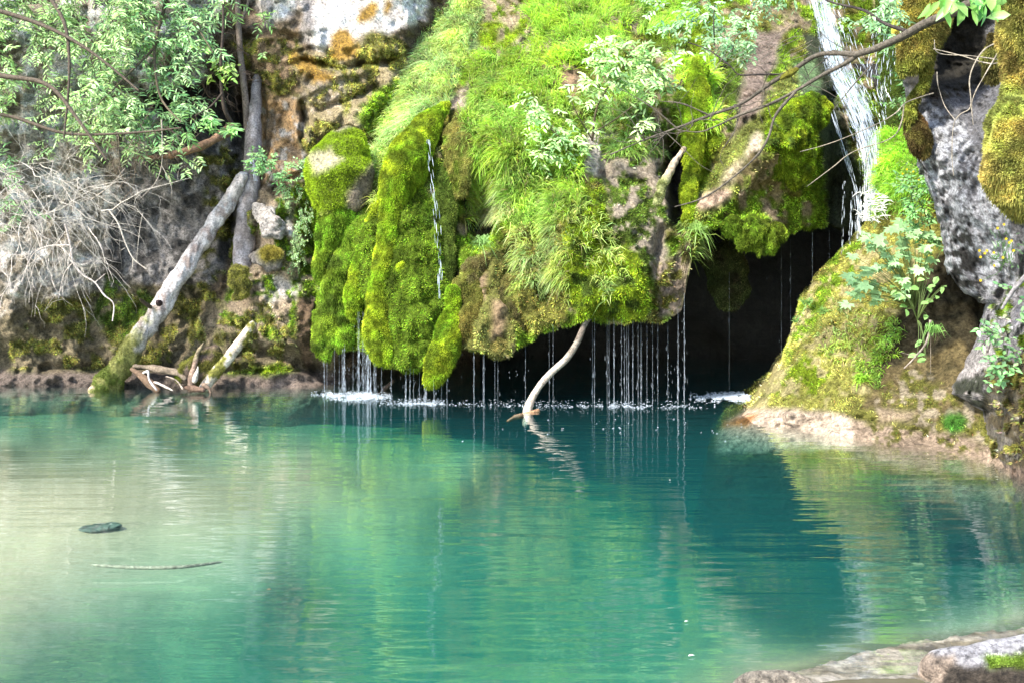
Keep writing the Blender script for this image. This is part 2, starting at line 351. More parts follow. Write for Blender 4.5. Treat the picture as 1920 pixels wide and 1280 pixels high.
far = pmask([(-700,620),(560,620),(500,790),(330,850),(60,880),(-700,900)], X, Yp, 30, 30, 90)
S.c = S.c + (np.array([.22, .19, .12]) - S.c) * (.75 * far * sm(-.3, .3, nz2(X, Yp, 80, 6) + .1))[..., None]
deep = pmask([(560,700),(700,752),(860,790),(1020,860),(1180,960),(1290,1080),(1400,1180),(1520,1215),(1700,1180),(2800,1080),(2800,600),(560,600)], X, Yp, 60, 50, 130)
S.c = S.c + (np.array([.07, .10, .075]) - S.c) * (.93 * deep)[..., None]  # dimness of the deep, shaded water put into the bed colour
low = pmask([(-700,1400),(-100,1300),(150,1190),(420,1120),(700,1130),(900,1090),(1300,1150),(1500,1400)], X, Yp, 60, 50, 110)
S.c = S.c + (np.array([.26, .28, .18]) - S.c) * (.75 * low)[..., None]
mid = pmask([(600,1400),(700,1130),(900,1020),(860,800),(1400,900),(1500,1400)], X, Yp, 80, 60, 130)
S.c = S.c + (np.array([.34, .34, .25]) - S.c) * (.7 * mid * (1 - deep))[..., None]
S.c = S.c * (1 + .13 * fbm(S.P * np.array([1.0, 1.4, 1]), 3, 41, .5))[..., None]
S.c = S.c + (np.array([.20, .19, .13]) * (1 + .5 * fbm(S.P * np.array([5, 9, 5]), 5, 44, .7))[..., None] - S.c) * shelf[..., None]
S.c = S.c * np.array([.45, .415, .36])
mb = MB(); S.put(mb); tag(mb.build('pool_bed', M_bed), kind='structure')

def drown(S, col):                                # below the water line the rock colour fades to a given darker tone
    k = sm(-.06, -.35, S.P[..., 2] + .06 * fbm(S.P * 4, 3, 6))[..., None]; S.c = S.c + (np.array(col) - S.c) * k
# ------------------------------------------------------------ left cliff
lc = [(-400,722,11.6),(0,722,11.6),(200,724,11.5),(400,722,11.5),(560,722,11.5),(620,725,11.7),(700,725,12.6),(900,725,13.8),
 (-400,980,10.9),(200,980,10.9),(600,980,11.0),(900,980,13.2),(-400,850,11.0),(0,850,11.0),(400,850,11.0),(600,850,11.1),(900,850,13.5),
 (-400,690,11.9),(0,692,11.85),(200,692,11.85),(400,690,11.7),(500,690,11.7),(600,690,11.9),
 (-400,600,11.6),(0,600,11.55),(100,600,11.7),(200,600,11.95),(300,600,11.9),(420,600,11.7),(520,600,11.35),(590,560,11.5),(590,640,11.45),(700,600,12.6),
 (0,450,11.5),(-400,450,11.5),(150,450,11.7),(300,450,12.1),(400,450,12.1),(460,450,12.1),(510,420,11.6),(560,450,11.6),(600,450,12.0),(700,450,13),
 (0,300,11.8),(-400,300,11.8),(150,300,12),(300,300,12.35),(400,300,12.3),(460,300,12.6),(520,300,12.1),(620,300,12.1),(600,200,11.9),(680,240,11.7),(740,250,12.3),
 (0,150,12.1),(200,150,12.3),(400,150,12.5),(440,180,12.9),(520,150,12.3),(650,150,12.1),(720,150,12.2),(850,100,13.4),
 (0,0,12.6),(200,0,12.8),(440,0,12.9),(520,0,12.5),(650,0,12.4),(760,20,12.6),(860,0,13.5),(-400,-250,13.6),(200,-250,13.6),(600,-250,13.5),(900,-250,14)]
X, Yp = grid(-430, 900, 440, 980, -260, 400)
Y = tps(lc, X, Yp)
def crease(pts, wd, dp):
    global Y
    d = lined(pts, X, Yp) + 7 * nz2(X, Yp, 25, 5); Y = Y + dp * np.exp(-(d / wd) ** 2)
crease([(565,112),(640,128),(742,112)], 7, .28); crease([(600,205),(650,190),(700,165)], 9, .22); crease([(570,215),(600,262),(655,245),(735,290)], 8, .2)
crease([(470,0),(500,60),(560,75)], 14, .2); crease([(485,190),(488,330)], 8, .3); crease([(567,190),(568,260)], 6, .2); crease([(455,190),(440,330),(430,480)], 12, .25)
crease([(430,150),(330,190),(250,210)], 16, .4); crease([(0,560),(60,590),(120,640)], 14, .15); crease([(380,560),(350,640),(300,690)], 16, .2)
crease([(610,560),(600,640)], 14, .3); crease([(80,690),(260,690),(420,690),(560,695)], 10, .15); crease([(450,655),(520,662),(590,690)], 14, .35)
p0 = W(X, Yp, Y)
rough = 1 - .75 * pmask([(560,-10),(760,-10),(740,90),(600,60)], X, Yp, 20, 10)
chunk = worley(p0 * 3.2 + .25 * fbm(p0 * 3, 3, 2)[..., None], 3); chunk2 = worley(p0 * 8 + .3 * fbm(p0 * 7, 2, 5)[..., None], 8)
zl = sm(560, 620, Yp)
Y = Y + rough * (.20 * (chunk - .5) + .09 * (chunk2 - .5) - .16 * ridge(p0 * 1.5 * np.array([1.2, 1, .8]), 5, 9) - .07 * fbm(p0 * 12, 4, 1))
S = Surf(W(X, Yp, Y)); LC = S
ops = [
 ([(-500,-300),(420,-300),(400,120),(330,230),(250,330),(190,560),(60,600),(-500,640)], RW * 1.1, dict(warp=30, ns=60)),
 ([(-500,-300),(420,-300),(400,120),(330,230),(250,330),(190,560),(60,600),(-500,640)], (.22,.17,.10), dict(warp=30, ns=60, brk=-.02, bs=26, a=.8)),
 ([(230,330),(300,250),(470,230),(470,420),(400,520),(300,600),(160,600),(200,450)], RG * 1.3, dict(warp=20)),
 ([(230,330),(300,250),(470,230),(470,420),(400,520),(300,600),(160,600),(200,450)], RD, dict(warp=20, brk=-.02, bs=22, a=.85)),
 ([(360,250),(480,280),(470,470),(340,640),(300,600),(400,440)], MO * .6, dict(brk=-.05, bs=20)),
 ([(90,560),(250,540),(420,560),(520,560),(620,560),(620,740),(-60,740),(-60,600)], (.19,.15,.085), dict(warp=24)),
 ([(90,560),(250,540),(420,560),(620,640),(600,740),(-60,740),(-60,600)], MO * .75, dict(brk=.0, bs=26)),
 ([(200,520),(290,560),(240,640),(170,600)], MD * 1.1, dict(brk=.15)),
 ([(-500,696),(700,696),(700,800),(-500,800)], LED * .55, dict(warp=6)),
 ([(380,706),(600,706),(600,800),(380,800)], LED * .8, dict(warp=6)),
 ([(-500,738),(900,738),(900,900),(-500,900)], (.30,.25,.16), dict(warp=6)),
 ([(420,700),(520,680),(560,694),(500,704)], MB_ * .6, dict(warp=8, ns=15)),
 ([(380,30),(480,30),(480,200),(400,170)], BR * .8, dict(warp=20)), ([(250,170),(440,160),(470,240),(340,280)], RD * .9, dict(warp=20)),
 ([(470,30),(567,10),(570,130),(580,340),(480,340),(480,200)], (.34,.23,.13), dict(warp=8)), ([(470,30),(567,10),(567,60),(470,60)], (.24,.18,.12), dict(warp=8)),
 ([(430,70),(560,70),(560,180),(500,190)], MO * .7, dict(brk=.1)),
 ([(482,190),(575,190),(580,340),(490,350)], RW * .8, dict(brk=-.12)), ([(482,190),(575,190),(580,340),(490,350)], (.42,.26,.12), dict(brk=-.05, bs=18)),
 ([(460,-10),(500,-20),(560,-10),(560,18),(500,50)], RW, dict(warp=8)),
 ([(567,-80),(800,-90),(800,40),(740,60),(690,100),(600,110),(567,70)], RW * 1.15, dict(warp=12)), ([(567,-80),(600,-80),(585,80),(565,80)], RG * 1.2, dict(warp=6)),
 ([(560,90),(640,95),(700,60),(760,80),(760,330),(600,330),(565,260)], (.30,.24,.13), dict(warp=14)),
 ([(560,90),(640,95),(700,60),(760,80),(760,330),(600,330),(565,260)], MO * 1.05, dict(brk=-.02, bs=24)),
 ([(560,150),(650,130),(640,200),(570,230)], (.42,.34,.24), dict(brk=-.1)),
 ([(665,215),(720,160),(760,150),(740,240),(690,250)], MM, dict(warp=12, ns=14)),
 ([(480,360),(560,380),(600,470),(610,640),(470,640),(400,610),(430,520),(480,480)], RT * .95, dict(warp=20)),
 ([(485,385),(540,400),(560,450),(510,440)], RW * 1.0, dict(warp=14, ns=18)), ([(490,520),(560,520),(560,560),(500,570)], RW * .75, dict(warp=14, ns=18)),
 ([(480,360),(560,340),(600,470),(600,640),(470,640),(400,610),(430,520)], MM * .7, dict(brk=-.06, bs=24)),
 ([(540,340),(600,350),(600,580),(560,560)], MM * .8, dict(brk=.1)), ([(400,600),(520,560),(560,650),(440,670)], MO * .8, dict(brk=.0)),
 ([(560,560),(600,570),(600,650),(575,690),(560,640)], (.14,.09,.05), dict(warp=10)),
 (ell(645,90,26,24), MOR, dict(warp=8, ns=12)), (ell(690,24,26,14,-45), MOR, dict(warp=6, ns=12)), (ell(640,68,20,14), MOR * .8, dict(warp=8, ns=12)),
 (ell(572,120,30,16,30), MOR, dict(warp=8, ns=12)), (ell(600,145,30,12), MOR * .7, dict(warp=8, ns=12)), (ell(727,12,8,16,10), MOR, dict(warp=5, ns=12)),
]
S.paint(ops, BR); S.mottle(.4, 6); S.c = (S.c * 1.25).clip(0, .8); drown(S, (.15, .13, .08))
mb = MB(); S.put(mb); tag(mb.build('cliff', M_rock), kind='structure')

# ------------------------------------------------------------ cave wall
X, Yp = grid(600, 2000, 150, 900, 120, 90)
u = (X - 1150) / 600
Y = 14.2 - 1.6 * u ** 2 - .6 * np.clip((480 - Yp) / 300, -1, 1)
p0 = W(X, Yp, Y); Y = Y + .4 * fbm(p0 * 1.2, 5, 6) + .15 * worley(p0 * 2, 3)
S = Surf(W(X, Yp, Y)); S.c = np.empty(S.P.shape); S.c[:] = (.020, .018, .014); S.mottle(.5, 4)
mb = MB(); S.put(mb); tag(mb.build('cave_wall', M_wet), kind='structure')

# ------------------------------------------------------------ mossy hillside with its overhanging lip
hc = [(560,-250,14.6),(800,-250,14.6),(1000,-250,14.6),(1300,-250,14.4),(1720,-250,14.8),(560,-80,14.2),(800,-80,13.8),(1000,-80,13.6),(1200,-80,13.6),(1400,-80,13.6),(1600,-80,14),(1760,-80,14),
 (560,100,13.9),(700,100,13.4),(800,100,12.7),(900,100,12.5),(1050,100,12.2),(1200,100,12.2),(1350,100,12.1),(1500,100,12.4),(1600,100,12.9),(1760,100,12.8),
 (560,250,13.4),(640,250,12.8),(720,250,11.9),(800,250,11.4),(850,250,11.2),(950,250,11.1),(1100,250,11.2),(1220,250,11.1),(1275,300,11.2),(1330,250,10.9),(1450,230,10.75),(1540,230,11.1),(1620,250,12.1),(1760,250,12.2),
 (560,400,12.6),(600,400,11.6),(650,400,11.2),(740,400,10.8),(800,400,10.8),(900,400,11.0),(1000,400,10.5),(1150,400,10.4),(1240,400,10.5),(1300,400,10.5),(1400,400,10.75),(1500,400,10.95),(1600,400,11.8),(1760,400,12),
 (560,600,12.2),(600,600,11.2),(650,600,10.95),(700,600,10.6),(760,600,10.3),(800,600,10.3),(860,600,10.4),(950,600,10.25),(1050,560,10.2),(1150,600,10.15),(1250,570,10.17),(1290,500,10.3),
 (650,700,10.9),(800,700,10.25),(1000,700,10.2),(1250,640,10.2),(1760,520,12)]
lipP = np.array([(540,560),(585,575),(600,640),(640,652),(690,660),(704,684),(760,692),(800,680),(838,660),(858,640),(890,655),(930,668),(955,672),(985,640),(1020,622),(1060,612),(1100,600),(1130,600),(1160,608),(1200,602),(1250,600),(1278,585),(1290,520),(1302,462),(1335,425),(1375,430),(1395,462),(1430,470),(1465,445),(1500,430),(1530,425),(1560,420),(1590,440),(1640,460),(1700,470),(1760,480)], float)
nx, ny, nu = 410, 270, 26
xs = np.linspace(545, 1765, nx); lip = np.interp(xs, lipP[:, 0], lipP[:, 1]) + 7 * nz2(xs, xs * 0, 22, 8) + 4 * nz2(xs, xs * 0, 8, 9)
t = np.linspace(0, 1, ny)[:, None]; Yp = -260 + (lip[None] + 260) * t; X = np.broadcast_to(xs, Yp.shape)
Y = tps(hc, X, Yp)
def bump(poly, h, soft=26, warp=8):                 # swelling (positive h comes forward)
    global Y
    Y = Y - h * sm(-soft, soft, polyd(poly, X, Yp) + warp * nz2(X, Yp, 30, 3))
crease([(1270,270),(1262,330),(1278,420)], 15, .6); crease([(1300,110),(1290,260),(1285,420)], 9, .25); crease([(905,350),(903,400),(900,440)], 26, .6)
crease([(866,575),(868,590)], 13, .4); crease([(835,230),(850,330),(845,420),(850,520)], 12, .25); crease([(960,480),(950,560),(985,620)], 12, .2)
crease([(1130,330),(1140,420),(1180,520)], 12, .15); crease([(1000,70),(930,130),(830,215)], 10, .12); crease([(1380,90),(1340,170),(1380,230)], 12, .2)
crease([(1240,430),(1225,520),(1235,590)], 10, .18); crease([(1040,300),(1010,420),(1020,560)], 12, .18); crease([(1560,180),(1575,300),(1560,400)], 14, .3); crease([(1125,180),(1150,260),(1135,330)], 13,.2)
bump(ell(1490,235,60,55,30), .25); bump(ell(1390,330,90,45,-45), .2); bump([(1040,390),(1200,360),(1230,560),(1100,600),(1040,560)], .14); bump(ell(1200,540,50,60), .1)
bump(ell(1320,200,34,90,5), .12); bump(ell(930,120,60,80,20), .12); bump(ell(1420,430,42,26), .3); bump(ell(930,600,60,55), .12); bump(ell(1110,60,90,50), .15); bump(ell(1000,240,80,90), .12)
p0 = W(X, Yp, Y)
Y = Y + .13 * (worley(p0 * 3 + .3 * fbm(p0 * 2.5, 3, 2)[..., None], 5) - .5) - .12 * ridge(p0 * 1.7 * np.array([1.3, 1, .8]), 4, 19) - .05 * fbm(p0 * 9, 4, 1) + .06 * (worley(p0 * 10 + .5 * fbm(p0 * 8, 2, 5)[..., None], 12) - .5)
P = W(X, Yp, Y)
# the underside: rolls back from the lip into the cave
un = []
for q in range(1, nu + 1):
    s = q / nu; b = P[-1].copy(); dirv = unit(b - np.array([0, 0, CH]))
    b[:, 1] += 3.6 * s ** 1.5 + .12 * math.sin(min(1, s * 6) * math.pi / 2); b[:, 0] += dirv[:, 0] * 3.6 * s ** 1.5
    b[:, 2] += -.05 * math.sin(min(1, s * 5) * math.pi) + .5 * s
    un.append(b)
un = np.array(un); fade = np.linspace(0, 1, nu)[:, None]
un[..., 2] += fade * (.30 * fbm(un * 1.6, 4, 31) - .1 * ridge(un * 2.5, 3, 5))
P = np.concatenate([P, un]); S = Surf(P); HS = S
slope = [(1480,120),(1430,200),(1370,260),(1310,380),(1290,440),(1340,400),(1420,330),(1500,280),(1500,160)]
tan_ = (.34, .27, .17)
ops = [
 ([(560,-300),(1800,-300),(1800,760),(560,760)], MO * .8, dict(brk=.1, bs=40)),
 ([(560,-300),(1800,-300),(1800,760),(560,760)], MM * 1.0, dict(brk=.12, bs=24)),
 ([(870,-60),(1010,-60),(1010,60),(960,130),(870,210),(880,80)], tan_, dict(brk=.1)), ([(1050,40),(980,70),(830,200),(850,220),(950,150),(1060,70)], (.40,.32,.25), dict(warp=8)),
 (ell(915,72,24,20), MB_ * .8, dict(warp=8, ns=12)), (ell(920,48,28,10), MB_ * .8, dict(warp=8, ns=12)), ([(935,90),(960,60),(985,30),(995,35),(950,100)], MB_, dict(warp=5)), (ell(890,60,12,40), MO, dict(warp=8)),
 ([(790,-60),(900,-60),(890,80),(840,190),(780,240),(730,320),(700,330),(715,260),(730,180),(760,80)], GP * .8, dict(warp=12)),
 ([(1000,-60),(1170,-60),(1180,80),(1100,130),(1000,100)], GR, dict(warp=14)), ([(890,110),(1020,110),(1080,250),(1080,420),(1000,460),(900,360),(860,330),(870,200)], GR * .8, dict(warp=18)),
 ([(1130,-60),(1200,-60),(1200,60),(1130,50)], tan_, dict(warp=10)), (ell(1125,62,30,14,20), (.45,.36,.28), dict(warp=8)), (ell(1130,70,40,16), MO, dict(brk=-.1)),
 ([(1000,90),(1060,60),(1060,120),(1010,140)], (.30,.22,.14), dict(warp=10, brk=.1)),
 ([(1100,230),(1160,240),(1150,330),(1100,320)], RW * .8, dict(warp=12)), ([(1040,130),(1080,130),(1080,180),(1030,180)], (.33,.22,.13), dict(warp=12)),
 ([(1130,300),(1240,280),(1260,380),(1240,500),(1170,500),(1140,400)], (.35,.29,.22), dict(warp=14)), ([(1130,300),(1240,280),(1260,400),(1180,520),(1140,400)], MD * 1.5, dict(brk=-.08, bs=18)),
 ([(1050,360),(1130,350),(1150,440),(1220,500),(1210,600),(1090,600),(1040,520)], MB_ * .8, dict(warp=14)), ([(1050,360),(1230,370),(1220,600),(1040,600)], MD, dict(brk=-.12, bs=22)),
 ([(1225,500),(1290,460),(1285,590),(1240,590)], (.30,.23,.17), dict(warp=10)), ([(1225,500),(1290,460),(1285,590),(1240,590)], MO * .8, dict(brk=-.05)),
 ([(940,430),(1050,420),(1060,600),(1000,620),(950,600)], MO * 1.1, dict(warp=14)), ([(860,480),(960,460),(960,670),(850,660)], (.15,.15,.04), dict(warp=14)), ([(920,560),(950,560),(945,640),(920,640)], (.27,.19,.11), dict(warp=8)), ([(895,520),(915,510),(910,560),(895,560)], (.27,.19,.11), dict(warp=6)),
 ([(870,370),(935,375),(930,440),(885,440)], RD * .6, dict(warp=12)), (ell(868,577,17,17), RD * .5, dict(warp=6)),
 ([(850,430),(900,440),(900,480),(860,500)], MM, {}), ([(820,215),(860,200),(860,330),(830,420)], MO * .9, dict(warp=10)),
 ([(560,340),(700,300),(860,420),(850,700),(590,700)], MM * .7, dict(warp=10)), ([(585,400),(700,300),(700,660),(590,640)], MM, dict(brk=.05)), ([(630,380),(690,300),(680,380),(640,470),(600,540),(620,440)], (.27,.24,.2), dict(warp=8, brk=.2)),
 ([(1280,110),(1340,110),(1340,230),(1290,260)], GR * .9, dict(warp=10)), ([(1300,60),(1350,120),(1340,300),(1300,420),(1285,400),(1290,240)], MB_ * .85, dict(warp=10)),
 ([(1170,80),(1290,80),(1290,260),(1180,280)], (.27,.21,.14), dict(brk=-.02)), ([(1170,80),(1290,80),(1290,260),(1180,280)], MD * 1.3, dict(brk=-.1)),
 ([(1340,90),(1420,80),(1400,200),(1350,190)], MD * 1.2, dict(warp=14)), ([(1420,60),(1470,60),(1440,150),(1420,240),(1370,290),(1380,200)], (.25,.19,.15), dict(warp=8)),
 (slope, np.array([.17,.19,.045]), dict(warp=8)), ([(1440,180),(1540,190),(1560,280),(1500,330),(1430,280)], MB_ * .7, dict(warp=12)), ([(1440,180),(1540,190),(1560,280),(1500,330),(1430,280)], MD, dict(brk=-.12)),
 (ell(1415,275,14,26,20), (.55,.45,.33), dict(warp=6)), (ell(1375,325,14,34,40), (.42,.35,.22), dict(warp=6)), (ell(1340,372,38,16,-20), (.50,.36,.26), dict(warp=8)),
 ([(1400,280),(1470,300),(1520,340),(1440,390),(1390,340)], (.24,.19,.09), dict(brk=.1)), ([(1250,280),(1290,280),(1285,440),(1255,420)], RD, dict(warp=8)),
 (ell(1405,415,40,22), MM * .9, dict(warp=8)), ([(1500,60),(1550,60),(1570,200),(1620,330),(1620,460),(1560,460),(1540,300),(1530,180)], np.array([.05,.06,.035]), dict(warp=10)),
 ([(1640,60),(1780,60),(1780,300),(1670,300)], MD * .6, dict(warp=10)), ([(1490,120),(1530,110),(1540,170),(1500,180)], (.13,.2,.09), dict(warp=10)),
]
S.paint(ops, (.30, .23, .15)); S.mottle(.45, 6)
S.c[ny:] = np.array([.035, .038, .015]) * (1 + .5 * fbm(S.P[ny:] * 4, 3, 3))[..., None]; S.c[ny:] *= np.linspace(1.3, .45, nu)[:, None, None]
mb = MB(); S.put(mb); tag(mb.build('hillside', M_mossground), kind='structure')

# ------------------------------------------------------------ right bank and the grey rock wall
def bank(edge, x1, y0, y1, nyy, nxx, ctrl, curl, noise):
    e = np.array(edge, float); yy = np.linspace(y0, y1, nyy); ex = np.interp(yy, e[:, 1], e[:, 0]) + 6 * nz2(yy, yy * 0, 20, int(curl * 10)) + 3 * nz2(yy, yy * 0, 7, 4)
    u = np.linspace(0, 1, nxx) ** 1.15; X = ex[:, None] + (x1 - ex[:, None]) * u; Yp = np.broadcast_to(yy[:, None], X.shape)
    Y = tps(ctrl, X, Yp); d = (X - ex[:, None]) / 60; Y = Y + .45 * (1 - np.sqrt(np.clip(1 - (1 - np.clip(d, 0, 1)) ** 2, 0, 1)))
    Y = Y + noise(X, Yp, W(X, Yp, Y)); P = W(X, Yp, Y); back = []
    for q in range(10, 0, -1):
        s = q / 10; b = P[:, 0].copy(); b[:, 1] += curl * s; b[:, 0] += b[:, 0] / b[:, 1] * curl * s + .15 * math.sin(s * math.pi) * 0 + .1 * s; back.append(b)
    back = np.array(back).transpose(1, 0, 2); back += (.06 * fbm(back * 5, 3, 3))[..., None]
    return Surf(np.concatenate([back, P], 1))
mc = [(1410,760,9.5),(1500,745,9.15),(1450,700,9.7),(1600,650,9.4),(1500,560,10.3),(1600,560,9.8),(1700,600,9.4),(1560,480,10.7),(1650,430,10.5),(1700,350,10.3),(1650,280,10.9),(1720,500,9.8),
 (1370,785,9.3),(1500,802,8.82),(1600,818,8.44),(1700,834,8.07),(1800,852,7.7),(1900,880,7.2),(2100,930,6.4),(1400,830,9.0),(1500,850,8.5),(1600,870,8.1),(1700,890,7.7),(1850,930,7.1),(1300,900,8.8),(1300,1000,8.7),(1500,1000,8.0),(1800,1000,7.0),(2100,1000,6.2),(1280,1320,8.7),(1500,1320,8.1),(1800,1320,7.1),(2100,1320,6.3),
 (1480,772,8.95),(1600,785,8.6),(1700,790,8.35),(1800,810,8.0),(1560,700,9.1),(1650,720,8.95),(1720,720,8.85),(1800,720,8.5),(1900,740,8.2),(1750,620,9.2),(1850,600,9.2),(2100,600,8.8),(1800,400,10),(2100,300,10),(1650,200,11.4),(1750,100,11.6),(2100,-80,12),(1650,-80,12.4)]
def nm(X, Yp, p):
    q = p @ np.array([[.8, 0, -.6], [0, 1, 0], [.6, 0, .8]]).T * np.array([3.4, 2, 1.1])
    led = sm(750, 775, Yp - (X - 1400) * .08)
    return -.10 * ridge(q, 4, 3) * (1 - led) + .05 * (worley(p * 5, 3) - .5) - .03 * fbm(p * 12, 3, 2) + .05 * (worley(p * 11 + .5 * fbm(p * 8, 2, 5)[..., None], 12) - .5) + led * (.14 * (worley(p * np.array([3, 3, 6]) + .3 * fbm(p * 4, 2, 4)[..., None], 7) - .5) - .08 * ridge(p * np.array([2, 2, 5]), 3, 8))
S = bank([(1640,-80),(1650,150),(1645,250),(1640,300),(1636,360),(1620,420),(1570,475),(1530,520),(1500,565),(1480,640),(1462,690),(1435,730),(1405,765),(1360,790),(1330,840),(1300,1000),(1290,1300)], 2150, -80, 1300, 440, 250, mc, 1.6, nm); RB = S
tanm = np.array([.30, .27, .09])
ops = [
 ([(1400,780),(1500,560),(1640,400),(1760,400),(1740,560),(1660,640),(1640,740),(1560,770)], MO * 1.5, dict(warp=14)),
 ([(1400,780),(1500,560),(1640,400),(1760,400),(1700,560),(1640,740),(1560,770)], (.36,.31,.14), dict(brk=-.06, bs=26)),
 ([(1500,560),(1560,480),(1640,420),(1600,520),(1520,620),(1480,680)], MM * 1.1, dict(brk=.0, warp=14)),
 ([(1420,750),(1480,690),(1560,640),(1600,660),(1540,740)], MB_ * .75, dict(brk=-.05)), ([(1620,700),(1690,590),(1690,630),(1650,720)], GR * .6, dict(warp=12)),
 ([(1640,260),(1720,250),(1730,380),(1650,390)], GR, dict(warp=12)), ([(1650,380),(1760,380),(1760,470),(1600,440)], MO * 1.6, dict(warp=12)),
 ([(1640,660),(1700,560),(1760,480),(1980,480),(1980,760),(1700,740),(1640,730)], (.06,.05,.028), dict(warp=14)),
 ([(1660,690),(1800,640),(1860,700),(1840,790),(1700,790),(1620,760)], (.17,.13,.06), dict(warp=16)), ([(1640,740),(1700,690),(1860,760),(1860,830),(1660,800)], MO * .9, dict(brk=.1)),
 ([(1640,740),(1700,690),(1860,760),(1860,830),(1660,800)], (.34,.28,.19), dict(brk=-.15, bs=18)),
 ([(1340,810),(1400,766),(1480,765),(1560,772),(1620,790),(1600,840),(1340,850)], (.56,.44,.33), dict(warp=7, ns=16)),
 ([(1600,790),(1680,800),(1800,815),(1900,850),(1900,900),(1600,860)], (.32,.24,.17), dict(warp=7, ns=16)), ([(1620,790),(1820,810),(1860,860),(1640,830)], MO * .7, dict(brk=-.05)),
 (ell(1790,790,24,20), np.array([.05,.14,.02]), dict(warp=8, ns=12)), ([(1650,765),(1720,770),(1710,790),(1650,790)], RT, dict(warp=6)),
 ([(1280,860),(1900,915),(1900,1050),(1280,1050)], (.30,.26,.16), dict(warp=6)), ([(1355,790),(1420,775),(1400,800),(1355,800)], (.42,.2,.07), dict(warp=4)),
 ([(1600,-80),(1800,-80),(1800,240),(1640,240)], MD * .8, dict(warp=8)),
]
S.paint(ops, MO); S.mottle(.4, 7); drown(S, (.035, .045, .03))
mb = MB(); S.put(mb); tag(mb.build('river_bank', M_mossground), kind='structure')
wc = [(1700,-80,8.6),(1900,-80,8.2),(2150,-80,7.6),(1700,100,8.6),(1800,100,8.9),(1850,120,8.7),(2150,100,7.2),(1710,250,8.3),(1800,250,8.2),(1900,250,7.7),(2150,250,7),(1770,420,8.3),(1850,400,7.8),(1950,400,7.3),
 (1790,520,8.3),(1850,520,8.0),(1920,520,7.5),(2150,520,6.8),(1840,600,8.0),(1900,600,7.5),(1810,700,8.1),(1870,680,7.7),(1930,700,7.0),(1790,740,8.1),(1850,790,7.7),(1900,800,7.15),(2150,800,6.4),
 (1850,850,7.5),(1930,860,6.95),(1920,900,6.98),(1870,900,7.3),(2150,950,6.1),(1850,1000,7.0),(1950,1000,6.7)]
def nw(X, Yp, p):
    low = sm(640, 720, Yp); return .16 * (worley(p * 2.4 + .3 * fbm(p * 3, 3, 2)[..., None], 3) - .5) + .07 * (worley(p * 7, 5) - .5) - (.20 - .10 * low) * ridge(p * 1.9 * np.array([1.2, 1, .6]), 6, 9) - .06 * ridge(p * 9, 4, 2) + .03 * (worley(p * 16, 5) - .5) - .05 * low
S = bank([(1690,-80),(1690,100),(1705,230),(1735,330),(1762,410),(1772,500),(1800,545),(1845,570),(1830,640),(1800,700),(1782,738),(1840,770),(1848,820),(1862,885),(1800,1000)], 2150, -80, 1000, 330, 150, wc, 1.5, nw); RW_ = S
ops = [
 ([(1600,-100),(2200,-100),(2200,700),(1700,760)], np.array([.19,.185,.19]), dict(warp=8)), ([(1740,180),(1860,300),(1900,400),(1900,600),(1850,700),(1780,560),(1700,260)], np.array([.55,.55,.57]), dict(brk=.08, bs=9, warp=20)),
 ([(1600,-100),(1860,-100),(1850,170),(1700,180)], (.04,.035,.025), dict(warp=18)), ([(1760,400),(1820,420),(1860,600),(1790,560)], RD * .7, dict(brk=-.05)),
 ([(1840,560),(1990,480),(1990,700),(1860,690),(1780,760),(1790,700)], (.34,.32,.33), dict(warp=12)), ([(1840,560),(1990,480),(1990,700),(1860,690)], MM * .5, dict(brk=-.12)), ([(1780,660),(1860,640),(1840,760),(1780,760)], (.42,.38,.36), dict(warp=10)),
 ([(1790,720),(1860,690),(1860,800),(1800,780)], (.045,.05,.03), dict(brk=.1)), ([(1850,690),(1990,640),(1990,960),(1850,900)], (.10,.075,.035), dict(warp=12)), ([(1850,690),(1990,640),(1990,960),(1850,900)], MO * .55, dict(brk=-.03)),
 ([(1850,740),(1990,740),(1990,900),(1840,900)], (.16,.14,.11), dict(brk=-.12, bs=14)), ([(1820,862),(2100,900),(2100,1100),(1800,1100)], (.20,.14,.10), dict(warp=5)),
]
S.paint(ops, RG); S.mottle(.45, 22, 5); S.mottle(.35, 7); drown(S, (.05, .05, .03))
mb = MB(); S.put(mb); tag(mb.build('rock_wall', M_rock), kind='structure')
#SECTION3

# flat rock ledge of the near shore, lying a finger's depth under the water
X, Yp = grid(1250, 2350, 260, 1420, 1110, 150); Ys = F * CH / (Yp - HY); P = W(X, Yp, Ys)
e = polyd([(1330,1300),(1365,1284),(1440,1264),(1520,1238),(1560,1226),(1640,1206),(1720,1190),(1820,1178),(1930,1160),(2400,1110),(2400,1600),(1250,1600)], X, Yp) + 7 * nz2(X, Yp, 45, 4) + 4 * nz2(X, Yp * 2, 14, 6)
q = P * np.array([1, 1, 0]); h = -.42 + .417 * sm(-9, 9, e) + sm(0, 20, e) * (.018 * fbm(q * 5, 5, 3) + .02 * (worley(q * np.array([5, 9, 1]) + .3 * fbm(q * 6, 3, 2)[..., None], 4) - .55)) + .02 * sm(1250, 1300, Yp)
P[..., 2] = h; S = Surf(P); S.c = np.empty(P.shape); S.c[:] = (.46, .40, .30); S.c += (np.array([.22, .18, .11]) - S.c) * sm(.0, .35, fbm(q * np.array([4, 9, 1]), 5, 71, .6))[..., None]
S.c += (np.array([.5, .45, .38]) - S.c) * (.6 * sm(.1, .35, fbm(q * np.array([5, 10, 1]), 5, 75, .6)))[..., None]; S.mottle(.4, 20); S.c *= .7
mb = MB(); S.put(mb); tag(mb.build('rock_shelf', M_wet), kind='structure')
